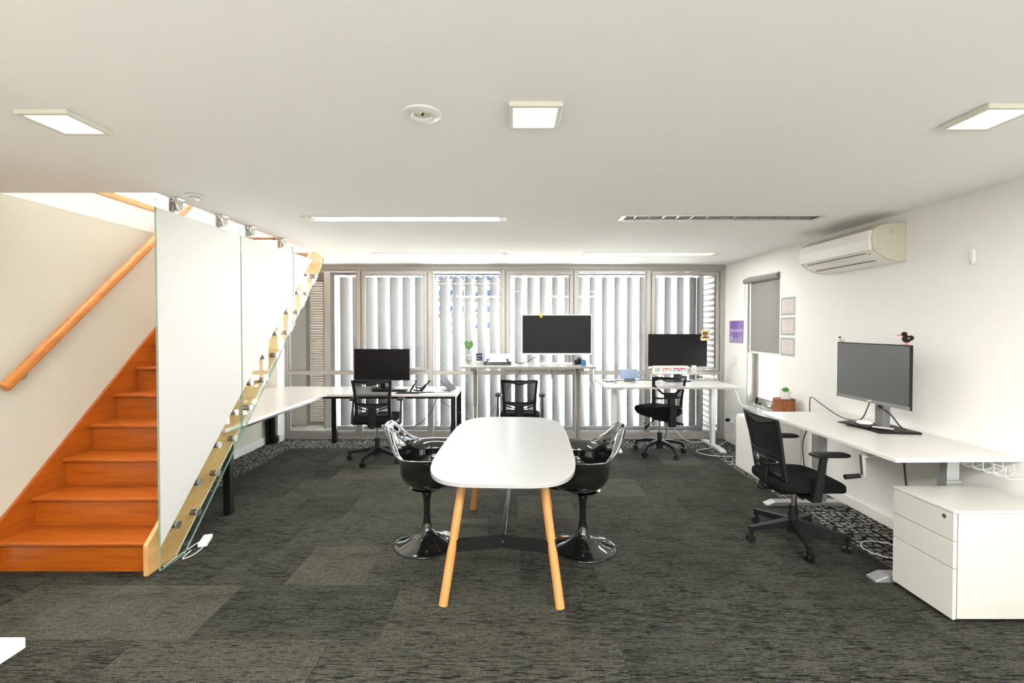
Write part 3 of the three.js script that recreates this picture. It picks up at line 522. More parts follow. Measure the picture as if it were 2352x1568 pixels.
{
  const shell = tulipShell(), foot = lathe([[0, 0.002], [0.228, 0.002], [0.232, 0.006], [0.228, 0.012], [0.2, 0.024], [0.15, 0.04], [0.1, 0.058], [0.06, 0.082], [0.037, 0.115], [0.027, 0.16], [0.023, 0.21], [0.023, 0.27], [0.026, 0.32], [0.035, 0.36], [0.052, 0.388], [0.085, 0.404], [0.12, 0.41], [0, 0.41]], 64);
  const make = (x, z, turn, lb) => { const t = T('tulip_armchair', lb, 'chair', x, 0, z, turn, 'black tulip armchairs at the table'); P(t, 'shell', shell, mat.gloss); P(t, 'pedestal', foot, mat.gloss); P(t, 'seat_pad', at(pillow(0.34, 0.05, 0.34, 0.5, 0.8), 0.03, 0.484, 0), mat.fabric); };
  make(-0.609, -3.235, 0, 'glossy black tulip armchair on the staircase side of the table');
  make(0.498, -3.18, Math.PI, 'glossy black tulip armchair on the drawer pedestal side of the table');
}
// ================================================================== OFFICE CHAIRS
function caster(parent, x, z, turn, hooded) {
  const g = new THREE.Group(); g.name = 'caster'; g.position.set(x, 0, z); g.rotation.y = turn; parent.add(g);
  for (const s of [-1, 1]) P(g, 'wheel', rod([s * 0.008, 0.028, 0], [s * 0.024, 0.028, 0], 0.0275, 0.026, 20), mat.blackPlastic);
  P(g, 'fork', [rod([0, 0.045, -0.012], [0, 0.09, -0.012], 0.007), hooded ? rb(0.04, 0.02, 0.04, 0, 0.05, 0.004) : rb(0.012, 0.03, 0.03, 0, 0.04, 0)], mat.blackPlastic);
}
function starBase(t, a0, r, curved, m) {
  for (let k = 0; k < 5; k++) {
    const a = (a0 + 72 * k) * Math.PI / 180, c = Math.cos(a), s = Math.sin(a), L = (q, y) => [c * q, y, s * q];
    const arm = curved ? [bar(L(0.02, 0.15), L(0.17, 0.145), 0.05, 0.045, 0.042, 0.035), bar(L(0.165, 0.146), L(r - 0.03, 0.12), 0.042, 0.036, 0.034, 0.03), bar(L(r - 0.035, 0.123), L(r + 0.004, 0.07), 0.034, 0.03, 0.03, 0.026)]
      : [bar(L(0.02, 0.135), L(r - 0.005, 0.098), 0.055, 0.055, 0.03, 0.028), bar(L(r, 0.112), L(r, 0.062), 0.026, 0.026, 0.02, 0.02)];
    P(t, 'star_leg', arm, m); caster(t, c * r, s * r, -a + 0.7 * k, curved);
  }
  P(t, 'hub', [cy(0.035, 0.04, 0.1, 0, 0.115, 0), cy(0.027, 0.03, 0.12, 0, 0.2, 0)], m);
}
const backWarp = (g, y0, z0, lean, curve) => { const p = g.attributes.position; for (let i = 0; i < p.count; i++) { const x = p.getX(i), y = p.getY(i); p.setZ(i, p.getZ(i) + z0 + lean * (y - y0) + 0.1 * Math.max(0, y - y0 - 0.3) - curve * x * x); } g.computeVertexNormals(); return g; };
function dense(pts, step = 0.02) { const o = []; pts.forEach((p, i) => { const q = pts[(i + 1) % pts.length], d = Math.hypot(q[0] - p[0], q[1] - p[1]), n = Math.max(1, Math.round(d / step)); for (let k = 0; k < n; k++) o.push([p[0] + (q[0] - p[0]) * k / n, p[1] + (q[1] - p[1]) * k / n]); }); return o; }
function taskChair(t, a0, lift, seatMesh) {           // faces -z
  starBase(t, a0, 0.315, false, mat.chairGrey);
  P(t, 'gas_lift', cy(0.014, 0.014, 0.16 + lift, 0, 0.31 + lift / 2, 0), mat.chrome);
  P(t, 'mechanism', [rb(0.16, 0.05, 0.24, 0, 0.395, 0.02, 0.015), rb(0.05, 0.03, 0.5, 0, 0.4, 0.0, 0.01), rb(0.3, 0.02, 0.3, 0, 0.42, 0, 0.008), rod([0.1, 0.4, 0.05], [0.2, 0.385, 0.06], 0.007)].map((g) => at(g, 0, lift, 0)), mat.blackPlastic);
  const seat = pillow(0.49, 0.085, 0.48, 0.45, 0.42); { const p = seat.attributes.position; for (let i = 0; i < p.count; i++) { const z = p.getZ(i); p.setY(i, p.getY(i) - 0.35 * Math.max(0, -z - 0.1) ** 2 * 3); } seat.computeVertexNormals(); }
  P(t, 'seat', at(seat, 0, 0.465 + lift, -0.02), mat.fabric);
  // back frame: trapezoid ring with a lumbar band, mesh above, two slots below
  const W = (y) => 0.203 + 0.028 * (y - 0.5) / 0.43, out = [], rc = 0.03;
  const side = (s) => { for (let i = 0; i <= 10; i++) { const y = 0.5 + 0.42 * i / 10; out.push([s * (W(y) + 0.012 * Math.sin(i / 10 * Math.PI * 0.8) * -1), y]); } };
  side(1); out.push([W(0.93) - rc * 0.4, 0.93]); for (let i = 1; i < 10; i++) out.push([(W(0.93) - rc) * (1 - i / 5), 0.934 - 0.006 * Math.sin(i / 10 * Math.PI)]);
  out.push([-W(0.93) + rc * 0.4, 0.93]); { const l = []; const o2 = out.length; side(-1); const s = out.splice(o2).reverse(); out.push(...s, ...l); }
  const hole = []; for (let i = 0; i <= 12; i++) { const x = -0.165 + 0.33 * i / 12; hole.push([x, 0.672 - 0.012 * Math.cos(x / 0.165 * Math.PI / 2)]); }
  for (let i = 0; i <= 14; i++) { const x = 0.188 - 0.376 * i / 14; hole.push([x, 0.893 - 0.03 * Math.exp(-((x / 0.09) ** 2)) + 0.004]); }
  const slot = (s) => [[s * 0.05, 0.6], [s * 0.16, 0.632], [s * 0.162, 0.53], [s * 0.05, 0.53]];
  const fr = backWarp(slab(dense(out), 0.022, 0.005, [dense(hole), dense(slot(1)), dense(slot(-1))]), 0.5, 0.185, 0.17, 0.45);
  P(t, 'back_frame', at(fr, 0, lift, 0), mat.chairGrey);
  P(t, 'back_mesh', at(backWarp(slab(dense(hole.map(([x, y]) => [x * 1.03, y + (y > 0.8 ? 0.006 : -0.006)])), 0.004), 0.5, 0.182, 0.17, 0.45), 0, lift, 0), seatMesh);
  P(t, 'lumbar_strut', [1, -1].map((s) => tube([[s * 0.165, 0.615, 0.205], [s * 0.1, 0.598, 0.225], [s * 0.03, 0.578, 0.235]].map((p) => [p[0], p[1] + lift, p[2] - 0.45 * p[0] ** 2]), 0.008)), mat.blackPlastic);
  P(t, 'back_stem', at(join([rb(0.09, 0.2, 0.03, 0, 0.53, 0.215, 0.012), rb(0.1, 0.03, 0.16, 0, 0.42, 0.15, 0.012)]), 0, lift, 0), mat.blackPlastic);
  for (const s of [-1, 1]) {
    const a = new THREE.Group(); a.name = 'armrest'; t.add(a);
    P(a, 'arm_post', [bar([s * 0.275, 0.4 + lift, 0.02], [s * 0.275, 0.545 + lift, -0.005], 0.03, 0.055, 0.028, 0.05), bar([s * 0.275, 0.53 + lift, -0.002], [s * 0.275, 0.69, -0.03], 0.022, 0.042, 0.022, 0.042), rb(0.16, 0.022, 0.06, s * 0.2, 0.4 + lift, 0.02, 0.008)], mat.chairGrey);
    P(a, 'arm_pad', at(pillow(0.08, 0.03, 0.25, 0.6, 0.35), s * 0.27, 0.7 + lift * 0.2, -0.07), mat.blackPlastic);
  }
}
{
  const c1 = T('office_chair', 'black mesh office chair with armrests at the corner desk', 'chair', -1.57, 0, -5.28, 0.05, 'black mesh task chairs with armrests'); taskChair(c1, -38, 0.03, mat.meshFabric);
  const c2 = T('office_chair', 'black mesh office chair with armrests half hidden behind the table', 'chair', 0.1, 0, -5.62, -0.05, 'black mesh task chairs with armrests'); taskChair(c2, 10, -0.01, mat.meshFabric);
  const c3 = T('office_chair', 'black mesh office chair with armrests at the desk with the hand crank', 'chair', 2.04, 0, -3.28, -Math.PI / 2, 'black mesh task chairs with armrests'); taskChair(c3, -73 + 16, -0.01, mat.meshDense);
  // chair without arms
  const t = T('armless_office_chair', 'armless black office chair with an oval seat and Y shaped back struts', 'chair', 1.81, 0, -5.56, 0.27);
  starBase(t, -2 + 0.27 * 57.3, 0.3, true, mat.chairGrey);
  P(t, 'gas_lift', cy(0.014, 0.014, 0.2, 0, 0.34, 0), mat.chrome);
  P(t, 'mechanism', [rb(0.15, 0.05, 0.22, 0, 0.44, 0.03, 0.012), rb(0.05, 0.03, 0.2, 0, 0.43, 0.13, 0.01)], mat.blackPlastic);
  for (const [a, b] of [[[-0.08, 0.43, 0.02], [-0.27, 0.35, 0.12]], [[0.08, 0.43, -0.02], [0.24, 0.35, 0.06]], [[0.08, 0.43, 0.08], [0.22, 0.37, 0.16]]]) P(t, 'lever', [rod(a, b, 0.007), rod([a[0] + (b[0] - a[0]) * 0.72, a[1] + (b[1] - a[1]) * 0.72, a[2] + (b[2] - a[2]) * 0.72], b, 0.012, 0.016)], mat.blackPlastic);
  P(t, 'seat', at(pillow(0.5, 0.11, 0.5, 0.6, 0.62), 0, 0.525, -0.04), mat.fabric);
  P(t, 'seat_pan', at(pillow(0.46, 0.06, 0.46, 0.6, 0.62), 0, 0.487, -0.04), mat.blackPlastic);
  const q = [[-0.2, 0.57], [0.2, 0.57], [0.205, 0.7], [0.235, 0.96], [0.2, 0.97], [0, 0.955], [-0.2, 0.97], [-0.235, 0.96], [-0.205, 0.7]], qi = [[-0.17, 0.605], [0.17, 0.605], [0.175, 0.7], [0.203, 0.932], [0, 0.922], [-0.203, 0.932], [-0.175, 0.7]];
  P(t, 'back_frame', backWarp(slab(dense(q), 0.024, 0.006, [dense(qi)]), 0.57, 0.17, 0.14, 0.5), mat.chairGrey);
  P(t, 'back_mesh', backWarp(slab(dense(qi), 0.003), 0.57, 0.168, 0.14, 0.5), M(lin(0.05, 0.05, 0.055), 0.9, { transparent: true, opacity: 0.16 }));
  const B = (x, y) => [x, y, 0.185 + 0.14 * (y - 0.57) + 0.1 * Math.max(0, y - 0.87) - 0.5 * x * x];
  for (const s of [-1, 1]) { P(t, 'strut', tube([B(s * 0.2, 0.85), B(s * 0.11, 0.775), B(s * 0.04, 0.74)], 0.014), mat.chairGrey); P(t, 'strut', tube([B(s * 0.19, 0.71), B(s * 0.1, 0.705), B(s * 0.04, 0.71)], 0.011), mat.chairGrey); }
  P(t, 'back_block', rb(0.17, 0.075, 0.04, 0, 0.735, 0.225, 0.012), mat.blackPlastic);
  P(t, 'back_post', [bar([0, 0.72, 0.235], [0, 0.58, 0.245], 0.075, 0.04, 0.08, 0.045), rb(0.085, 0.23, 0.06, 0, 0.49, 0.25, 0.01), rb(0.085, 0.03, 0.14, 0, 0.43, 0.18, 0.01)], mat.blackPlastic);
}
// ================================================================== DESKS
function foot(x, z0, z1, m) { const s = slab([[0, 0], [0, 0.014], [0.07, 0.034], [z1 - z0 - 0.07, 0.034], [z1 - z0, 0.014], [z1 - z0, 0]], 0.075, 0.004).rotateY(Math.PI / 2).translate(x, 0.001, z1); return s; }
{ // corner desk
  const t = T('corner_desk', 'white L shaped corner desk on black legs along the stair wall and windows', 'desk');
  P(t, 'desk_top', plane([[LEFT + 0.003, -3.55], [-2.24, -3.55], [-2.25, -5.36], [-2.2, -5.4], [-0.665, -5.4], [-0.665, -6.13], [LEFT + 0.14, -6.13], [LEFT + 0.14, -6.04], [LEFT + 0.003, -6.04]], 0.027, 0.7315), mat.laminate);
  P(t, 'frame_rail', [re(-2.26, -0.7, 0.69, 0.717, -5.44, -5.415), re(-2.26, -0.7, 0.69, 0.717, -6.12, -6.09), re(-2.3, -2.27, 0.69, 0.717, -5.4, -3.7), re(-3.24, -3.2, 0.69, 0.717, -5.9, -3.7)], mat.blackMetal);
  for (const [x, z] of [[-2.345, -3.743], [-3.2, -3.75], [-2.37, -6.06], [-0.705, -5.45], [-0.705, -6.07]]) P(t, 'leg', re(x - 0.03, x + 0.03, 0, 0.717, z - 0.03, z + 0.03, 0.006), mat.blackMetal);
  P(t, 'leg', [re(-3.235, -3.13, 0, 0.717, -6.02, -5.99, 0.004), re(-3.235, -3.2, 0, 0.717, -6.02, -5.95, 0.004)], mat.blackMetal);
  P(t, 'end_rail', re(-0.72, -0.69, 0.67, 0.717, -6.07, -5.45), mat.blackMetal);
  const k = T('cable_tray', 'wire cable tray hanging under the corner desk', 'cable tray', 0, 0, -6.0), ws = [];
  for (let i = 0; i <= 20; i++) { const x = -2.2 + i * 0.067; ws.push(tube([[x, 0.7, 0.05], [x, 0.63, 0.05], [x, 0.63, -0.05], [x, 0.7, -0.05]], 0.0022, 12, 5)); }
  for (const [y, z] of [[0.695, 0.05], [0.635, 0.05], [0.63, -0.02]]) ws.push(rod([-2.2, y, z], [-0.86, y, z], 0.0022, 0.0022, 5));
  P(k, 'wire_basket', ws, mat.wire);
}
{ // tall grey desk in the middle
  const t = T('standing_desk', 'tall grey standing desk carrying the scanner and the silver monitor', 'desk');
  P(t, 'desk_top', plane([[-0.62, -5.45], [1.007, -5.45], [1.007, -6.13], [-0.62, -6.13]], 0.025, 1.0575), mat.greyDesk);
  P(t, 'frame_rail', [re(-0.47, 0.86, 1.02, 1.045, -5.8, -5.75), re(-0.5, -0.43, 1.01, 1.045, -6.1, -5.5), re(0.8, 0.87, 1.01, 1.045, -6.1, -5.5)], mat.greyMetal);
  for (const x of [-0.462, 0.838]) {
    const l = P(t, 'leg', re(x - 0.026, x + 0.026, 0.54, 1.02, -5.81, -5.74, 0.004), mat.greyMetal);
    P(l, 'inner_tube', re(x - 0.019, x + 0.019, 0.03, 0.54, -5.8, -5.75, 0.004), mat.greyMetal);
    P(t, 'foot', foot(x, -6.1, -5.48), mat.greyMetal);
  }
  const k = T('cable_tray', 'shallow white wire tray under the tall grey desk', 'cable tray', 0, 0, -5.98), ws = [];
  for (let i = 0; i <= 22; i++) { const x = -0.42 + i * 0.056; ws.push(tube([[x, 1.04, 0.06], [x, 1.0, 0.06], [x, 0.985, -0.02], [x, 1.03, -0.06]], 0.002, 12, 5)); }
  for (const [y, z] of [[1.035, 0.06], [0.995, 0.06], [0.986, -0.02]]) ws.push(rod([-0.42, y, z], [0.81, y, z], 0.002, 0.002, 5));
  P(k, 'wire_basket', ws, mat.powder);
}
{ // right standing desk by the windows
  const t = T('standing_desk', 'white crank desk by the windows with the colour chart monitor', 'desk');
  P(t, 'desk_top', plane([[1.11, -5.3], [2.7, -5.3], [2.7, -6.13], [1.11, -6.13]], 0.024, 0.832), M(lin(0.46, 0.45, 0.43), 0.3));
  P(t, 'frame_rail', [re(1.3, 2.62, 0.785, 0.82, -5.9, -5.86), re(1.29, 1.35, 0.79, 0.82, -6.08, -5.45), re(2.57, 2.63, 0.79, 0.82, -6.08, -5.45)], mat.powder);
  for (const x of [1.32, 2.6]) {
    const l = P(t, 'leg', re(x - 0.033, x + 0.033, 0.3, 0.79, -5.92, -5.84, 0.005), mat.powder);
    P(l, 'inner_tube', re(x - 0.026, x + 0.026, 0.03, 0.3, -5.91, -5.85, 0.004), mat.powder);
    P(t, 'foot', foot(x, -6.18, -5.56), mat.powder);
  }
  P(t, 'crank_handle', tube([[2.62, 0.805, -5.45], [2.64, 0.8, -5.4], [2.66, 0.74, -5.36], [2.69, 0.64, -5.33], [2.75, 0.61, -5.3]], 0.006), mat.powder);
}
{ // crank desk against the right wall
  const t = T('crank_desk', 'white height adjustable desk along the wall with a crank handle', 'desk');
  P(t, 'desk_top', plane([[2.182, -2.575], [2.92, -2.59], [2.92, -4.01], [2.188, -4.0]], 0.024, 0.788), mat.laminate);
  P(t, 'frame_rail', [re(2.6, 2.64, 0.735, 0.775, -3.9, -2.77), re(2.3, 2.86, 0.745, 0.776, -3.97, -3.9), re(2.3, 2.86, 0.745, 0.776, -2.8, -2.73)], mat.silver);
  for (const z of [-3.935, -2.765]) {
    const l = P(t, 'leg', re(2.625, 2.715, 0.03, 0.62, z - 0.035, z + 0.035, 0.005), mat.silver);
    P(l, 'inner_tube', re(2.633, 2.707, 0.62, 0.745, z - 0.028, z + 0.028, 0.004), mat.silver);
    P(t, 'foot', slab([[2.2, 0], [2.2, 0.012], [2.27, 0.04], [2.83, 0.04], [2.9, 0.012], [2.9, 0]], 0.08, 0.005).translate(0, 0.001, z), mat.silver);
  }
  const c = new THREE.Group(); c.name = 'crank_handle'; t.add(c);
  P(c, 'crank_rod', [rod([2.6, 0.755, -2.83], [2.16, 0.748, -2.79], 0.007), bar([2.155, 0.762, -2.79], [2.16, 0.63, -2.78], 0.018, 0.022), rod([2.17, 0.635, -2.78], [2.13, 0.635, -2.78], 0.007), rb(0.03, 0.02, 0.02, 2.17, 0.752, -2.79)], mat.steel);
  P(c, 'crank_grip', rod([2.135, 0.635, -2.78], [2.045, 0.628, -2.78], 0.0135, 0.015, 20), mat.blackPlastic);
  const k = T('cable_tray', 'white wire basket under the end of the crank desk', 'cable tray', 0, 0, 0), ws = [];
  for (let i = 0; i <= 8; i++) { const z = -3.0 + i * 0.06; ws.push(tube([[2.75, 0.77, z], [2.75, 0.71, z], [2.86, 0.71, z], [2.86, 0.77, z]], 0.0022, 12, 5)); }
  for (const [x, y] of [[2.75, 0.765], [2.75, 0.715], [2.86, 0.715]]) ws.push(rod([x, y, -3.0], [x, y, -2.52], 0.0022, 0.0022, 5));
  P(k, 'wire_basket', ws, mat.powder);
  const n = T('side_table', 'white table corner jutting in at the bottom of the picture', 'table');
  P(n, 'table_top', plane([[-2.1, -1.176], [-1.272, -1.176], [-1.272, 0.3], [-2.1, 0.3]], 0.03, 0.725), mat.laminate);
  for (const [x, z] of [[-2.02, -1.05], [-2.02, 0.2], [-1.36, 0.2], [-1.6, -0.9]]) P(n, 'leg', re(x - 0.025, x + 0.025, 0, 0.71, z - 0.025, z + 0.025), mat.powder);
}
{ // drawer pedestal
  const pw = M(lin(0.52, 0.52, 0.48), 0.35);
  const t = T('drawer_pedestal', 'white three drawer pedestal with a lock on castors', 'drawers', 2.28, 0, -2.705);
  P(t, 'carcass', re(0.026, 0.56, 0.035, 0.585, 0.003, 0.372, 0.002), pw);
  P(t, 'top_panel', re(-0.002, 0.562, 0.585, 0.6, 0, 0.375, 0.003), pw);
  for (const [a, b] of [[0.44, 0.583], [0.298, 0.437], [0.032, 0.295]]) P(t, 'drawer', re(0, 0.019, a, b, 0.001, 0.374, 0.003), pw);
  const l = P(t, 'lock', rod([0.001, 0.555, 0.325], [-0.004, 0.555, 0.325], 0.011, 0.011, 20), mat.chrome); P(l, 'key_slot', ex(-0.0045, -0.0035, 0.552, 0.558, 0.318, 0.332), mat.dark);
  for (const [x, z] of [[0.07, 0.06], [0.07, 0.31], [0.5, 0.06], [0.5, 0.31]]) P(t, 'castor', rod([x - 0.012, 0.018, z], [x + 0.012, 0.018, z], 0.018, 0.018, 14), mat.black);
  const c = T('low_cabinet', 'plain white low cabinet in the corner behind the mesh chair', 'cabinet', 2.5, 0, -5.03);
  P(c, 'carcass', re(0, 0.42, 0.0, 0.567, 0, 0.45, 0.002), mat.white);
  P(c, 'top_panel', re(-0.004, 0.423, 0.567, 0.587, -0.004, 0.456, 0.002), mat.white);
  P(c, 'door', re(-0.018, -0.002, 0.02, 0.565, 0.003, 0.448, 0.002), mat.white);
}
// ================================================================== MONITORS
function monitor(name, lb, w, h, o) {                  // screen faces +z, origin on the desk under the stand
  const t = T(name, lb, 'monitor', o.x, o.y, o.z, o.turn ?? 0), y0 = o.gap, m = o.frame ?? mat.bezel, e = o.edge ?? 0.008, ch = o.chin ?? 0.012;
  P(t, 'housing', [rb(w, h, 0.018, 0, y0 + h / 2, 0, 0.004), rb(w * 0.6, h * 0.6, 0.035, 0, y0 + h * 0.45, -0.02, 0.01)], m);
  P(t, 'screen', ex(-w / 2 + e, w / 2 - e, y0 + ch, y0 + h - e, 0.0085, 0.0098), o.screen ?? mat.screen);
  return t;
}
{
  const a = monitor('monitor', 'black monitor on the corner desk behind the mesh chair', 0.715, 0.405, { x: -1.67, y: 0.745, z: -5.84, gap: 0.115 });
  P(a, 'stand', [rb(0.06, 0.3, 0.02, 0, 0.15, -0.045), rb(0.26, 0.012, 0.2, 0, 0.006, -0.04, 0.005)], mat.bezel);
  const b = monitor('monitor', 'large silver framed monitor on the tall grey desk', 0.905, 0.52, { x: 0.576, y: 1.07, z: -5.86, gap: 0.117, frame: mat.silver, edge: 0.012, chin: 0.022 });
  P(b, 'stand', [rb(0.045, 0.3, 0.015, 0.035, 0.15, -0.04), rb(0.46, 0.012, 0.2, 0.03, 0.006, -0.02, 0.005)], mat.powder);
  const c = monitor('monitor', 'wide black monitor on the white crank desk by the windows', 0.757, 0.42, { x: 2.133, y: 0.844, z: -5.86, gap: 0.192, edge: 0.006, chin: 0.02 });
  P(c, 'stand', [rb(0.09, 0.3, 0.025, 0.01, 0.15, -0.04), rb(0.3, 0.014, 0.2, 0.0, 0.007, -0.03, 0.005)], mat.bezel);
  const d = monitor('monitor', 'grey screened monitor on the wall desk with a toy bird on top', 0.68, 0.437, { x: 2.645, y: 0.8, z: -3.345, gap: 0.19, turn: -Math.PI / 2, screen: mat.screenMatt, edge: 0.007, chin: 0.028, frame: mat.chairGrey });
  P(d, 'chin_bar', rb(0.678, 0.026, 0.004, 0, 0.19 + 0.014, 0.0105, 0.001), M(lin(0.2, 0.2, 0.2), 0.4));
  for (let k = 0; k < 5; k++) P(d, 'button', rb(0.008, 0.003, 0.003, 0.2 + 0.022 * k, 0.19 + 0.014, 0.0135, 0.001), mat.bezel);
  P(d, 'logo_plate', rb(0.04, 0.007, 0.002, 0, 0.19 + 0.014, 0.0133, 0.0005), mat.powder);
  P(d, 'stand', slab([[-0.04, 0], [0.04, 0], [0.04, 0.36], [-0.04, 0.36]], 0.05, 0.004, [roundRect(0.026, 0.1, 0.01, 0, 0.19)]).translate(0.02, 0.012, -0.07), M(lin(0.17, 0.17, 0.175), 0.4));
  P(d, 'stand_base', plane([[-0.15, 0.1], [0.17, 0.1], [0.2, -0.17], [-0.13, -0.17]], 0.014, 0.008).translate(0, 0, -0.03), mat.blackPlastic);
}
// ================================================================== THINGS ON THE DESKS
{ // corner desk
  const y = 0.746;
  const k = T('keyboard', 'black keyboard on the corner desk seen through the chair mesh', 'keyboard', -1.52, y, -5.66);
  P(k, 'body', rb(0.42, 0.014, 0.13, 0, 0.008, 0, 0.004), mat.black);
  const keys = []; for (let r = 0; r < 4; r++) for (let c = 0; c < 14; c++) keys.push(bx(0.024, 0.005, 0.022, -0.187 + c * 0.0287, 0.017, -0.042 + r * 0.028));
  P(k, 'keys', keys, mat.blackPlastic).userData.kind = 'stuff';
  const mp = T('mouse_pad', 'thin black pad at the front edge of the corner desk', 'mouse pad', -1.26, y, -5.5); P(mp, 'pad', rb(0.28, 0.006, 0.14, 0, 0.003, 0, 0.002), mat.black);
  const pp = T('paper_sheet', 'loose white paper sheet on the corner desk behind the chair', 'paper', -1.24, y, -5.95, 0.3); P(pp, 'sheet', bx(0.3, 0.001, 0.21, 0, 0.001, 0), mat.paper);
  const s = T('laptop_stand', 'folding black laptop stand on the corner desk', 'laptop stand', -1.14, y, -5.62, -0.1);
  const arm = (x) => slab([[-0.1, 0.0], [-0.085, 0.0], [0.02, 0.12], [0.0, 0.135], [-0.02, 0.128]], 0.022, 0.003).rotateY(Math.PI / 2).translate(x, 0.012, 0.05);
  P(s, 'base', [plane([[-0.14, 0.09], [-0.03, 0.13], [-0.03, 0.1], [-0.1, 0.075]], 0.008, 0.006), plane([[0.2, 0.06], [0.02, 0.13], [0.02, 0.1], [0.14, 0.05]], 0.008, 0.006), bar([-0.03, 0.006, 0.115], [0.03, 0.006, 0.12], 0.03, 0.008)], mat.blackPlastic);
  for (const q of [-1, 1]) P(s, 'support_arm', [bar([q * 0.07 - 0.03, 0.012, 0.07], [q * 0.08 + 0.03, 0.13, -0.03], 0.02, 0.012), bar([q * 0.02, 0.03, 0.06], [q * 0.085 + 0.02, 0.12, -0.02], 0.012, 0.012), rb(0.04, 0.012, 0.05, q * 0.09 + 0.02, 0.13, -0.035)], mat.blackPlastic);
  P(s, 'cross_brace', [tube([[-0.055, 0.075, 0.02], [-0.03, 0.055, 0.03], [0.03, 0.052, 0.03], [0.075, 0.075, 0.02]], 0.008), tube([[-0.06, 0.03, 0.06], [0, 0.022, 0.08], [0.06, 0.03, 0.06]], 0.009)], mat.blackPlastic); arm(0).dispose();
  const l = T('laptop', 'thin silver laptop opened wide at the end of the corner desk', 'laptop', -0.83, y, -5.68, -Math.PI / 2 - 0.12);
  P(l, 'keyboard_deck', rb(0.3, 0.012, 0.21, 0, 0.007, 0, 0.004), mat.silver);
  const lk = []; for (let r = 0; r < 5; r++) for (let c = 0; c < 12; c++) lk.push(bx(0.018, 0.001, 0.014, -0.12 + c * 0.0218, 0.0135, -0.08 + r * 0.018));
  P(l, 'keys', lk, mat.greyMetal).userData.kind = 'stuff';
  P(l, 'display', rb(0.3, 0.2, 0.005, 0, 0.1, 0, 0.002).rotateX(0.78).translate(0, 0.012, -0.1).rotateY(Math.PI).rotateY(Math.PI), mat.bezel);
}
{ // tall grey desk
  const y = 1.071;
  const v = T('glass_vase', 'clear glass bottle vase holding one green leaf', 'vase', -0.555, y, -5.85);
  P(v, 'bottle', lathe([[0, 0.004], [0.042, 0.004], [0.046, 0.02], [0.046, 0.09], [0.04, 0.11], [0.018, 0.125], [0.016, 0.15]], 24), M(lin(0.95, 0.97, 0.95), 0.02, { transmission: 1, thickness: 0, side: THREE.DoubleSide }));
  P(v, 'water', lathe([[0, 0.007], [0.04, 0.007], [0.043, 0.02], [0.043, 0.07], [0, 0.07]], 24), M(lin(0.9, 0.92, 0.8), 0.05, { transmission: 1, thickness: 0 }));
  P(v, 'stem', tube([[0.01, 0.01, 0], [-0.012, 0.08, 0.005], [0.004, 0.15, 0], [0, 0.2, 0]], 0.003), mat.leaf);
  const sh = new THREE.Shape(); sh.moveTo(0, 0); sh.bezierCurveTo(0.06, 0.03, 0.075, 0.075, 0.03, 0.115); sh.bezierCurveTo(0.01, 0.11, 0.006, 0.1, 0, 0.092); sh.bezierCurveTo(-0.02, 0.13, -0.055, 0.12, -0.06, 0.095); sh.bezierCurveTo(-0.06, 0.05, -0.04, 0.01, 0, 0);
  const lg = new THREE.ExtrudeGeometry(sh, { depth: 0.0015, bevelEnabled: false }); { const p = lg.attributes.position; for (let i = 0; i < p.count; i++) p.setZ(i, p.getZ(i) + 3 * p.getX(i) ** 2); lg.computeVertexNormals(); }
  P(v, 'leaf', lg.rotateX(-0.25).translate(0, 0.185, 0.01), mat.leaf);
  const c = T('coffee_cup', 'white takeaway coffee cup with a navy sleeve and black lid', 'cup', -0.42, y, -5.8);
  P(c, 'cup_body', lathe([[0, 0.001], [0.032, 0.001], [0.042, 0.118], [0, 0.118]], 28), mat.paper);
  const navy = canvasTex(256, 128, (g, w, h) => { g.fillStyle = '#1c2c62'; g.fillRect(0, 0, w, h); g.fillStyle = '#86b84a'; g.font = 'bold 62px sans-serif'; g.textAlign = 'center'; g.fillText('kc', w * 0.46, h * 0.68); });
  P(c, 'sleeve', new THREE.CylinderGeometry(0.0425, 0.0375, 0.06, 28, 1, true, Math.PI).translate(0, 0.078, 0), M('#ffffff', 0.7, { map: navy }));
  P(c, 'lid', lathe([[0.045, 0.116], [0.046, 0.122], [0.042, 0.128], [0.04, 0.138], [0, 0.136]], 28), mat.black);
  const n = T('wooden_stick', 'thin brown stick leaning behind the coffee cup', 'stick', -0.475, y, -5.84); P(n, 'stick', rod([0, 0, 0], [0.03, 0.09, -0.01], 0.006), mat.stringer);
  const s = T('document_scanner', 'grey document scanner with cream paper in its open tray', 'scanner', -0.185, y, -5.84);
  P(s, 'scanner_body', [slab([[-0.19, 0], [0.19, 0], [0.17, 0.12], [-0.17, 0.12]], 0.1, 0.01).translate(0, 0.012, -0.06)], mat.silver);
  P(s, 'lid', rb(0.29, 0.085, 0.01, 0, 0.075, -0.003, 0.004).rotateX(-0.18), M(lin(0.05, 0.07, 0.13), 0.25));
  P(s, 'tray', [rb(0.34, 0.012, 0.15, 0, 0.026, 0.07, 0.003), rb(0.02, 0.02, 0.02, -0.16, 0.01, 0.12), rb(0.02, 0.02, 0.02, 0.16, 0.01, 0.12)], mat.black);
  const pa = T('paper_stack', 'cream paper pile lying in the scanner tray', 'paper', -0.185, y + 0.033, -5.8);
  P(pa, 'sheets', [bx(0.24, 0.012, 0.12, 0, 0.006, 0.04), rb(0.21, 0.005, 0.1, 0, 0.016, 0.0, 0.002).rotateX(0.35)], mat.paper);
  const p = T('potted_plant', 'small leafy plant in a black pot below the silver monitor', 'plant', 0.86, y, -5.8);
  P(p, 'pot', lathe([[0, 0], [0.03, 0], [0.038, 0.06], [0.034, 0.06], [0, 0.052]], 20), mat.black);
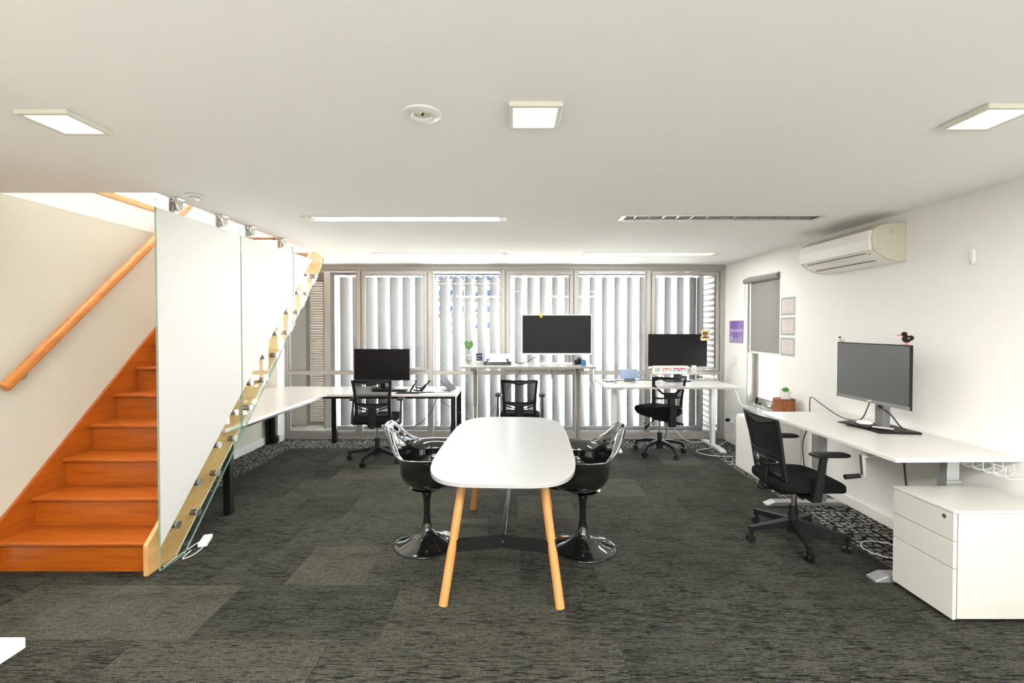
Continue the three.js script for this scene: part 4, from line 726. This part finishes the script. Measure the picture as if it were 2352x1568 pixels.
  const lv = []; for (let i = 0; i < 26; i++) { const a = rr(0, 6.3), e = rr(0.3, 1.3), L = rr(0.03, 0.06); lv.push(pillow(0.012, 0.003, L, 1, 1, 4).translate(0, 0, L / 2).rotateX(-e).rotateY(a).translate(0, 0.055, 0)); }
  P(p, 'foliage', lv, mat.bushYellow).userData.kind = 'stuff';
  const z = T('webcam', 'black ball webcam beside the potted plant', 'webcam', 0.81, y, -5.74); P(z, 'ball', at(new THREE.SphereGeometry(0.026, 20, 14), 0, 0.036, 0), mat.blackPlastic); P(z, 'base', [cy(0.03, 0.034, 0.012, 0, 0.006, 0), rod([-0.03, 0.005, 0.02], [-0.045, 0.03, 0.02], 0.006)], mat.blackPlastic);
  const b = T('blue_box', 'small blue cube shaped box near the end of the tall desk', 'box', 0.88, y, -5.58, 0.3); P(b, 'body', rb(0.05, 0.072, 0.05, 0, 0.036, 0, 0.006), M(lin(0.03, 0.12, 0.3), 0.4)); P(b, 'lid', rb(0.044, 0.004, 0.044, 0, 0.073, 0, 0.002), M(lin(0.05, 0.18, 0.38), 0.4));
  const sheet = T('hanging_paper', 'white paper sheet hanging off the end of the tall desk', 'paper', 1.009, 0.87, -5.62); P(sheet, 'sheet', slab([[-0.1, 0.19], [0.1, 0.19], [0.1, -0.02], [-0.1, 0.02]], 0.002).rotateY(Math.PI / 2 - 0.25), mat.paper);
  const hand = T('hand_sticker', 'yellow hand shaped sticker on top of the silver monitor', 'sticker', 0.375, 1.69, -5.846);
  const yl = M(lin(0.8, 0.42, 0.02), 0.6), out = [[-0.013, -0.022], [0.013, -0.022], [0.016, 0.004], [0.027, 0.018], [0.023, 0.024], [0.015, 0.016], [0.015, 0.034], [0.009, 0.036], [0.007, 0.02], [0.004, 0.042], [-0.002, 0.042], [-0.002, 0.02], [-0.008, 0.038], [-0.013, 0.036], [-0.01, 0.018], [-0.018, 0.028], [-0.022, 0.024], [-0.017, 0.004]];
  P(hand, 'cutout', slab(out, 0.002), yl);
}
{ // right standing desk
  const y = 0.845;
  const s = T('tablet_stand', 'blue grey tablet on a round metal stand', 'tablet stand', 1.485, y, -5.72, 0.25);
  P(s, 'base', cy(0.095, 0.1, 0.012, 0, 0.006, 0, 36), mat.silver);
  P(s, 'column', [rb(0.15, 0.07, 0.02, 0, 0.045, 0.0, 0.004).rotateX(-0.1)], M(lin(0.12, 0.13, 0.14), 0.4));
  P(s, 'tray', rb(0.26, 0.13, 0.012, 0, 0.06, 0, 0.005).rotateX(-0.55).translate(0, 0.055, 0.01), M(lin(0.16, 0.21, 0.3), 0.4, { metalness: 0.4 }));
  for (const q of [-1, 1]) P(s, 'rubber_pad', rb(0.03, 0.004, 0.002, q * 0.09, 0.112, 0.0075, 0.001).rotateX(-0.55).translate(0, 0.055, 0.01), mat.black);
  const strip = canvasTex(512, 128, (g, w, h) => {
    g.fillStyle = '#f4f0ea'; g.fillRect(0, 0, w, h);
    const cell = (x, ww, c1, c2) => { g.fillStyle = c1; g.fillRect(x, 34, ww, 22); g.fillStyle = c2; g.fillRect(x, 58, ww, 30); };
    cell(36, 40, '#e2b94c', '#8fd0ee'); cell(76, 36, '#e070c0', '#8fd0ee');
    g.fillStyle = '#b8dcf4'; g.fillRect(134, 36, 14, 24); cell(152, 92, '#ec6a60', '#f4f0ea'); cell(244, 40, '#e6b440', '#8cc8f0');
    cell(304, 40, '#e0508c', '#8cc8f0'); cell(344, 110, '#c84058', '#f4f0ea'); cell(454, 44, '#e868b0', '#8cc8f0');
    g.fillStyle = '#5a4a44'; for (const x of [156, 192, 366, 382, 398, 424]) g.fillRect(x, 60, 12, 26);
    g.fillStyle = '#ffffff'; for (const x of [84, 160, 176, 262, 380, 400, 470]) g.fillRect(x, 42, 12, 5);
    g.fillStyle = '#b8b0a8'; for (const x of [44, 90, 130, 180, 340, 400]) g.fillRect(x, 104, 24, 3);
  });
  const c = T('colour_chart', 'paper strip of coloured blocks taped under the wide black monitor', 'chart', 2.03, 0.995, -5.845); P(c, 'sheet', bx(0.45, 0.108, 0.002, 0, 0, 0), M(lin(0.6, 0.6, 0.6), 0.8, { map: strip }));
  const card = canvasTex(64, 96, (g, w, h) => { g.fillStyle = '#e6e6dc'; g.fillRect(0, 0, w, h); g.strokeStyle = '#5a7a58'; g.lineWidth = 4; g.beginPath(); g.moveTo(14, 16); g.lineTo(46, 82); g.moveTo(24, 50); g.lineTo(14, 76); g.moveTo(36, 60); g.lineTo(50, 66); g.stroke(); g.fillStyle = '#8aa886'; g.fillRect(18, 66, 28, 10); });
  const k = T('sketch_card', 'small card with a green sketch below the wide black monitor', 'card', 2.34, 1.01, -5.845); P(k, 'card', bx(0.06, 0.085, 0.002), M(lin(0.6, 0.6, 0.6), 0.8, { map: card }));
  const note = T('sticky_note', 'blank cream sticky note below the corner of the wide black monitor', 'note', 1.785, 1.026, -5.845); P(note, 'note', bx(0.055, 0.03, 0.002), mat.paper);
  const face = canvasTex(128, 128, (g, w, h) => {
    g.fillStyle = '#ece0a0'; g.fillRect(0, 0, w, h); g.fillStyle = '#3a2a28'; g.fillRect(32, 26, 62, 34); g.fillStyle = '#b06a4c'; g.fillRect(42, 44, 44, 44); g.fillStyle = '#8e4e38'; g.fillRect(46, 60, 14, 6); g.fillRect(68, 60, 12, 6); g.fillRect(56, 78, 18, 5);
    g.fillStyle = '#4a3a3c'; g.fillRect(20, 84, 92, 18); g.fillStyle = '#fbf6e6'; for (let i = 0; i < 6; i++) g.fillRect(20 + i * 16, 98, 12, 12);
  });
  const f = T('portrait_sticker', 'die cut sticker with a portrait on the corner of the wide black monitor', 'sticker', 2.482, 1.44, -5.843);
  const fo = slab([[-0.055, -0.07], [0.055, -0.066], [0.062, -0.02], [0.042, 0.008], [0.046, 0.03], [0.062, 0.045], [0.058, 0.07], [-0.052, 0.066], [-0.06, 0.045], [-0.04, 0.03], [-0.045, 0], [-0.064, -0.03]], 0.003); { const p = fo.attributes.position, uv = fo.attributes.uv; for (let i = 0; i < p.count; i++) uv.setXY(i, p.getX(i) / 0.128 + 0.5, p.getY(i) / 0.14 + 0.5); }
  P(f, 'cutout', fo, M(lin(0.6, 0.6, 0.6), 0.6, { map: face }));
  const d = T('coaster', 'round wooden coaster on the white crank desk by the windows', 'coaster', 1.78, y, -5.75); P(d, 'disc', cy(0.1, 0.1, 0.006, 0, 0.003, 0, 32), M(lin(0.65, 0.55, 0.4), 0.6));
}
{ // wall desk and low cabinet
  const y = 0.801;
  const kb = T('tablet', 'flat black tablet lying on the monitor base', 'tablet', 2.6, y + 0.015, -3.4, -1.2); P(kb, 'body', rb(0.22, 0.008, 0.14, 0, 0.004, 0, 0.003), mat.blackPlastic);
  const m = T('computer_mouse', 'white computer mouse on the monitor base', 'mouse', 2.62, y + 0.024, -3.37, 0.9); P(m, 'body', at(pillow(0.058, 0.034, 0.1, 0.8, 0.8), 0, 0.014, 0), mat.white);
  const c = T('paper_card', 'white card lying beside the computer mouse', 'card', 2.66, y + 0.024, -3.25, 0.8); P(c, 'card', bx(0.07, 0.002, 0.12, 0, 0.001, 0), mat.paper);
  // toy bird
  const b = T('toy_bird', 'black felt toy bird with an orange beak on the monitor', 'toy', 2.645, 1.427, -3.05, 0);
  P(b, 'body', [at(pillow(0.042, 0.05, 0.06, 1, 1, 12), 0, 0.04, 0.002), at(pillow(0.03, 0.034, 0.036, 1, 1, 12), -0.004, 0.072, -0.012), at(pillow(0.03, 0.034, 0.034, 1, 1, 12), 0.004, 0.048, 0.03)], M(lin(0.018, 0.008, 0.007), 1, { sheen: 0.5, sheenColor: lin(0.1, 0.05, 0.04) }));
  P(b, 'beak', rod([-0.006, 0.07, -0.024], [-0.016, 0.062, -0.062], 0.006, 0.0015, 10), M(lin(0.75, 0.13, 0.03), 0.6));
  for (const q of [-1, 1]) P(b, 'foot', [rod([0, 0.02, q * 0.008], [0, 0.002, q * 0.008], 0.0022), bx(0.024, 0.003, 0.012, -0.004, 0.0015, q * 0.008)], M(lin(0.75, 0.13, 0.03), 0.6));
  P(b, 'wing_tag', at(pillow(0.004, 0.008, 0.014, 1, 1, 6), -0.013, 0.045, 0.032), mat.white);
  const g = T('toy_duck', 'tiny white duck figure on the far corner of the monitor', 'toy', 2.645, 1.427, -3.655);
  P(g, 'body', [at(pillow(0.026, 0.026, 0.04, 1, 1, 8), 0, 0.013, 0.018), at(pillow(0.016, 0.03, 0.016, 1, 1, 8), 0, 0.02, -0.01)], mat.paper);
  P(g, 'head', at(pillow(0.018, 0.018, 0.022, 1, 1, 8), 0, 0.036, -0.014), mat.dark);
  P(g, 'bill', rod([0, 0.034, -0.004], [0, 0.032, 0.002], 0.004, 0.002, 6), M(lin(0.6, 0.12, 0.05), 0.6));
  // on the cabinet
  const q = 0.588;
  const u = T('drinking_glass', 'empty clear drinking glass on the low cabinet', 'glass', 2.66, q, -4.9);
  P(u, 'tumbler', lathe([[0, 0.002], [0.034, 0.002], [0.046, 0.15], [0.0435, 0.15], [0.032, 0.012], [0, 0.012]], 32), M(lin(0.96, 0.97, 0.97), 0.02, { transmission: 1, thickness: 0, side: THREE.DoubleSide }));
  const r = T('rattan_lantern', 'brown woven rattan lantern on the low cabinet', 'lantern', 2.79, q, -4.66);
  const rt = M('#ffffff', 0.75, { map: rattanTex, bumpMap: rattanTex, bumpScale: 0.003 });
  P(r, 'woven_wall', new THREE.CylinderGeometry(0.098, 0.098, 0.215, 48, 1, true).translate(0, 0.11, 0), rt);
  P(r, 'rim', [at(new THREE.TorusGeometry(0.099, 0.006, 8, 48).rotateX(Math.PI / 2), 0, 0.22, 0), at(new THREE.TorusGeometry(0.099, 0.006, 8, 48).rotateX(Math.PI / 2), 0, 0.006, 0), cy(0.096, 0.096, 0.006, 0, 0.214, 0, 40)], rt);
  for (let k = 0; k < 8; k++) P(r, 'rib', rod([0.1 * Math.cos(k * 0.785), 0.004, 0.1 * Math.sin(k * 0.785)], [0.1 * Math.cos(k * 0.785), 0.222, 0.1 * Math.sin(k * 0.785)], 0.005), M(lin(0.32, 0.12, 0.05), 0.6));
  const s = T('succulent', 'green succulent in a white faceted pot on the rattan lantern', 'plant', 2.795, q + 0.226, -4.64);
  P(s, 'pot', new THREE.CylinderGeometry(0.052, 0.045, 0.075, 6).translate(0, 0.0375, 0).toNonIndexed(), mat.white).geometry.computeVertexNormals();
  for (let k = 0; k < 22; k++) { const a = k * 2.4, e = 0.25 + 0.9 * (k / 22), L = 0.055 - 0.012 * (k / 22); P(s, 'leaf', pillow(0.016, 0.007, L, 0.9, 1, 6).translate(0, 0, L / 2).rotateX(-(1.5 - e)).rotateY(a).translate(0, 0.07, 0), mat.succulent); }
  const h = T('door_stop', 'small black rubber wedge on the low cabinet', 'wedge', 2.7, q, -4.63, 0.4); P(h, 'wedge', slab([[-0.03, 0], [0.03, 0], [0.03, 0.012], [-0.03, 0.003]], 0.02, 0.001), mat.black);
}
// ================================================================== ON THE WALLS
const onRight = (name, lb, cat, y, z) => T(name, lb, cat, RIGHT, y, z, -Math.PI / 2);   // faces -x; local x runs towards the camera
{
  const ac = onRight('air_conditioner', 'white split air conditioner high on the wall', 'air conditioner', 2.035, -3.82), L = 0.86;
  const prof = [[0, 0], [0.05, 0.0], [0.13, 0.02], [0.2, 0.06], [0.235, 0.1], [0.245, 0.17], [0.235, 0.235], [0.2, 0.265], [0.13, 0.283], [0, 0.29]];
  P(ac, 'body', slab(prof.map(([a, b]) => [-a, b]), L - 0.04, 0.002).rotateY(Math.PI / 2), mat.acWhite);
  P(ac, 'front_panel', slab([[-0.24, 0.09], [-0.255, 0.09], [-0.262, 0.17], [-0.252, 0.238], [-0.24, 0.238]], L - 0.03, 0.004).rotateY(Math.PI / 2), mat.acWhite);
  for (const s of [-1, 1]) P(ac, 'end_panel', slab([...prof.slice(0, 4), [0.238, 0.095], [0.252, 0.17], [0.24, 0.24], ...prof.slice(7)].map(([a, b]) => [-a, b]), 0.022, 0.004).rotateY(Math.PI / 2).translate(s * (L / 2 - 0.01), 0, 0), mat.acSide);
  P(ac, 'louvre_flap', rb(L - 0.2, 0.006, 0.075, -0.02, 0, 0, 0.002).rotateX(0.62).translate(0, 0.05, 0.175), mat.acWhite);
  P(ac, 'air_slot', [rb(L - 0.18, 0.008, 0.006, -0.02, 0.075, 0.215, 0.001), rb(L - 0.18, 0.008, 0.006, -0.02, 0.022, 0.136, 0.001)], M(lin(0.2, 0.17, 0.13), 0.7));
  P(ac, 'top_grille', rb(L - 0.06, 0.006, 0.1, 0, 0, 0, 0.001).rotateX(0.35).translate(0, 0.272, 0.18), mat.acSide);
  P(ac, 'status_lamp', [rod([0.36, 0.068, 0.21], [0.36, 0.064, 0.216], 0.007), rod([0.33, 0.07, 0.212], [0.33, 0.067, 0.216], 0.004)], mat.steel);
  P(ac, 'side_mark', [rb(0.002, 0.012, 0.014, L / 2 + 0.002, 0.235, 0.1, 0.0005), rb(0.002, 0.012, 0.014, L / 2 + 0.002, 0.215, 0.1, 0.0005), rb(0.002, 0.03, 0.006, L / 2 + 0.002, 0.225, 0.118, 0.0005)], M(lin(0.5, 0.46, 0.36), 0.6));
  const rc = onRight('remote_holder', 'small white holder on the bare wall past the air conditioner', 'holder', 2.0, -2.885); P(rc, 'body', rb(0.024, 0.085, 0.02, 0, 0, 0.01, 0.005), mat.white); P(rc, 'hook', at(new THREE.SphereGeometry(0.009, 12, 8), 0, -0.047, 0.012), mat.white);
  const dream = canvasTex(512, 416, (g, w, h) => {
    g.fillStyle = '#a67fd0'; g.fillRect(0, 0, w, h);
    for (const [x, y, rx, ry, c] of [[90, 120, 100, 240, '#b48ddc'], [260, 90, 120, 160, '#9a70c6'], [420, 150, 130, 200, '#b691da'], [120, 380, 120, 70, '#b9b2dc'], [360, 390, 190, 60, '#c2b6e2'], [70, 330, 30, 60, '#e6dcf4'], [380, 330, 22, 70, '#d8c6ee'], [440, 320, 18, 60, '#d4c0ec'], [130, 60, 60, 120, '#9468bc']]) { g.fillStyle = c; g.beginPath(); g.ellipse(x, y, rx, ry, 0.2, 0, 7); g.fill(); }
    g.fillStyle = '#ffffff'; g.font = 'bold 92px sans-serif'; g.textAlign = 'center'; g.fillText('dreamverz', w / 2 + 10, 210);
  });
  const ps = onRight('poster', 'purple poster with white lettering beside the window corner', 'poster', 1.483, -5.925); P(ps, 'sheet', bx(0.37, 0.29, 0.003, 0, 0, 0.002), M(lin(0.55, 0.55, 0.58), 0.35, { map: dream }));
  const cert = canvasTex(384, 296, (g, w, h) => {
    g.fillStyle = '#f2efe9'; g.fillRect(0, 0, w, h); g.strokeStyle = '#8ea6ae'; g.lineWidth = 16; g.strokeRect(30, 26, w - 60, h - 52); g.strokeStyle = '#c3cfd2'; g.lineWidth = 5; g.strokeRect(44, 40, w - 88, h - 80);
    g.fillStyle = '#efe6de'; g.fillRect(46, 42, w - 92, h - 84); g.fillStyle = '#b9a9a0'; g.font = '26px serif'; g.textAlign = 'center'; g.fillText('CERTIFICATE', w / 2, 88); g.fillRect(120, 108, 144, 2); g.fillRect(100, 124, 184, 2); g.font = 'italic 18px serif'; g.fillText('Award', w / 2, 164);
    g.fillStyle = '#d8b24a'; for (const [x, y] of [[188, 216], [200, 210], [200, 226]]) { g.beginPath(); g.ellipse(x, y, 10, 9, 0, 0, 7); g.fill(); } g.fillStyle = '#b9a9a0'; g.fillRect(90, 232, 60, 2); g.fillRect(236, 232, 60, 2);
  });
  [['top', 1.766], ['middle', 1.553], ['bottom', 1.336]].forEach(([n, y]) => { const c = onRight('certificate', n + ' of the three certificates pinned beside the roller blind', 'certificate', y, -4.826); P(c, 'sheet', bx(0.262, 0.203, 0.003, 0, 0, 0.002), M(lin(0.7, 0.7, 0.7), 0.6, { map: cert })); c.userData.group = 'certificates beside the blind'; });
  const sw = onRight('light_switch', 'white light switch plate under the purple poster', 'switch', 1.105, -5.94); P(sw, 'plate', rb(0.075, 0.115, 0.008, 0, 0, 0.004, 0.003), mat.white); for (const k of [-0.025, 0.01, 0.035]) P(sw, 'rocker', rb(0.012, 0.02, 0.006, 0, k, 0.01, 0.002), mat.powder);
  const hk = onRight('wall_hook', 'tiny white adhesive hook just under the poster', 'hook', 1.27, -6.0); P(hk, 'hook', [rb(0.02, 0.03, 0.006, 0, 0, 0.003), rb(0.012, 0.01, 0.012, 0, -0.008, 0.01)], mat.white);
  const outlet = (nm, lb, y, z, right, x = RIGHT) => {
    const o = right ? onRight(nm, lb, 'socket', y, z) : T(nm, lb, 'socket', x, y, z, Math.PI / 2);
    P(o, 'plate', rb(0.115, 0.073, 0.01, 0, 0, 0.005, 0.003), mat.white);
    for (const q of [-0.028, 0.028]) { P(o, 'socket_hole', [bx(0.004, 0.012, 0.001, q - 0.007, -0.008, 0.0105), bx(0.004, 0.012, 0.001, q + 0.007, -0.008, 0.0105)], mat.dark); P(o, 'rocker', rb(0.01, 0.016, 0.004, q, 0.02, 0.011, 0.001), mat.powder); }
    return o;
  };
  const s1 = outlet('wall_socket', 'double wall socket with a black and a white plug near the window', 0.3, -6.03, true); P(s1, 'plug', [rod([0.03, -0.012, 0.01], [0.03, -0.012, 0.045], 0.022, 0.02, 20)], mat.white); P(s1, 'black_plug', rb(0.04, 0.04, 0.05, -0.05, 0.0, 0.035, 0.008), mat.black);
  const s2 = outlet('wall_socket', 'double wall socket with one round white plug beside the cabinet', 0.28, -5.72, true); P(s2, 'plug', rod([-0.02, -0.01, 0.01], [-0.02, -0.01, 0.05], 0.03, 0.026, 20), mat.white); P(s2, 'black_plug', rb(0.02, 0.03, 0.02, 0.05, -0.03, 0.02, 0.004), mat.black);
  [[-5.16, 'socket nearest the stairs'], [-5.42, 'second socket from the stairs'], [-5.66, 'third socket from the stairs'], [-5.88, 'socket nearest the black post']].forEach(([z, n]) => outlet('desk_socket', 'white wall ' + n + ' under the corner desk', 0.36, z, false, LEFT));
}
// ================================================================== CABLES
const cable = (lb, pts, m = mat.cable, r = 0.004, name = 'cable') => { const t = T(name, lb, 'cable'); P(t, 'lead', tube(pts, r, pts.length * 10, 6), m); return t; };
cable('black cable arching from the grey monitor back to the cabinet', [[2.64, 0.99, -3.35], [2.64, 0.86, -3.42], [2.66, 0.82, -3.56], [2.7, 0.815, -3.75], [2.76, 0.86, -4.05], [2.8, 0.89, -4.25], [2.86, 0.82, -4.36], [2.88, 0.6, -4.38]]);
cable('short black lead at the foot of the grey monitor', [[2.68, 0.97, -3.32], [2.71, 0.93, -3.26], [2.76, 0.84, -3.22], [2.78, 0.818, -3.2]], mat.cable, 0.005);
cable('black lead hanging beside the low cabinet', [[2.7, 0.775, -4.02], [2.7, 0.5, -4.2], [2.72, 0.2, -4.2], [2.72, 0.02, -4.15], [2.66, 0.01, -3.85]], mat.cable, 0.005);
cable('black lead hanging under the crank desk behind the pedestal', [[2.5, 0.77, -2.9], [2.52, 0.6, -2.9], [2.53, 0.35, -2.88], [2.55, 0.02, -2.86]], mat.cable, 0.006);
cable('black lead coiled on the floor beneath the mesh chair', [[2.1, 0.38, -3.35], [2.14, 0.2, -3.4], [2.24, 0.04, -3.5], [2.32, 0.012, -3.55], [2.26, 0.01, -3.42], [2.2, 0.012, -3.46], [2.27, 0.012, -3.52]], mat.cable, 0.006);
cable('white cable looped on the pebble carpet beside the pedestal', [[2.76, 0.008, -3.12], [2.64, 0.008, -3.24], [2.52, 0.01, -3.24], [2.45, 0.008, -3.16], [2.47, 0.008, -3.06], [2.56, 0.008, -3.0], [2.72, 0.008, -2.98]], mat.cableWhite, 0.0035);
cable('white charger lead lying along the foot of the stair glass', [[-2.22, 0.006, -3.12], [-2.19, 0.006, -3.0], [-2.16, 0.006, -3.06], [-2.18, 0.006, -3.2], [-2.21, 0.02, -3.24], [-2.24, 0.012, -3.0], [-2.24, 0.008, -2.9]], mat.cableWhite, 0.003);
{ const t = T('power_adapter', 'white power adapter brick on the carpet by the stair glass', 'adapter', -2.2, 0.001, -3.24, 0.35); P(t, 'body', rb(0.06, 0.03, 0.15, 0, 0.016, 0, 0.007), mat.white); }
cable('black cable sagging under the corner desk from its tray', [[-0.98, 0.69, -5.9], [-1.0, 0.55, -5.85], [-1.08, 0.4, -5.8], [-1.25, 0.28, -5.75], [-1.38, 0.27, -5.7]], mat.cable, 0.004);
cable('straight black cable running from the corner desk down to the floor', [[-0.98, 0.7, -5.6], [-0.75, 0.58, -5.5], [-0.5, 0.44, -5.4], [-0.3, 0.3, -5.35]], mat.cable, 0.003);
cable('thin white string hanging below the corner desk', [[-1.02, 0.63, -5.95], [-1.03, 0.3, -5.95], [-1.02, 0.02, -5.9], [-0.95, 0.006, -5.8]], mat.cableWhite, 0.002);
cable('black cable lying behind the monitor on the tall desk', [[0.0, 1.12, -5.9], [0.06, 1.085, -5.86], [0.12, 1.078, -5.85], [0.22, 1.11, -5.9], [0.32, 1.16, -5.95], [0.5, 1.2, -5.95]], mat.cable, 0.005);
cable('thin grey cable behind the black one on the tall desk', [[0.18, 1.078, -5.9], [0.26, 1.1, -5.92], [0.36, 1.14, -5.94], [0.5, 1.18, -5.97]], mat.wire, 0.003);
cable('black cable from the tall desk slanting down behind the middle chair', [[0.12, 0.98, -5.95], [-0.02, 0.8, -5.9], [-0.16, 0.6, -5.8], [-0.3, 0.4, -5.75]], mat.cable, 0.003);
cable('cream lead dangling from the end of the tall desk', [[0.87, 1.03, -5.6], [0.92, 0.95, -5.58], [0.96, 0.85, -5.56], [0.98, 0.76, -5.55]], M(lin(0.55, 0.55, 0.4), 0.5), 0.006);
cable('short dark lead hanging from the tray of the tall desk', [[0.52, 1.0, -5.95], [0.52, 0.93, -5.95], [0.52, 0.87, -5.95]], M(lin(0.14, 0.13, 0.1), 0.5), 0.007);
cable('black cables lying along the back of the right crank desk', [[1.2, 0.852, -5.75], [1.3, 0.85, -5.85], [1.5, 0.85, -5.95], [1.75, 0.85, -5.97], [1.9, 0.86, -5.92], [2.0, 0.95, -5.92]], mat.cable, 0.005);
cable('short black lead on the left end of the right crank desk', [[1.16, 0.855, -5.85], [1.24, 0.85, -5.8], [1.3, 0.85, -5.65]], mat.cable, 0.004);
cable('black cable dropping to the floor behind the armless chair', [[1.98, 0.72, -6.05], [2.03, 0.4, -6.05], [2.06, 0.15, -6.05], [2.0, 0.02, -6.05], [1.85, 0.01, -6.08]], mat.cable, 0.005);
cable('white cable sweeping over the floor from behind the armless chair', [[2.1, 0.35, -6.0], [2.2, 0.14, -6.0], [2.35, 0.03, -6.02], [2.5, 0.01, -6.05], [2.66, 0.02, -6.05]], mat.cableWhite, 0.005);
cable('white cable looping around the foot of the right crank desk', [[2.86, 0.27, -5.76], [2.8, 0.14, -5.8], [2.7, 0.03, -5.85], [2.5, 0.008, -5.75], [2.3, 0.008, -5.65], [2.28, 0.008, -5.55], [2.4, 0.008, -5.42], [2.62, 0.008, -5.38]], mat.cableWhite, 0.004);
cable('white cable hanging from the socket down to the skirting', [[2.88, 0.24, -5.75], [2.88, 0.1, -5.7], [2.85, 0.012, -5.6], [2.75, 0.008, -5.5], [2.8, 0.008, -5.38]], mat.cableWhite, 0.004);
{ const t = T('pull_weight', 'small black ball weight hanging on a string near the right crank desk', 'weight', 1.78, 0.26, -6.08); P(t, 'ball', new THREE.SphereGeometry(0.012, 14, 10), mat.black); P(t, 'string', tube([[0, 0.01, 0], [-0.02, 0.25, 0], [0, 0.55, 0]], 0.0025), mat.wire); }
renderer.render(scene, camera);
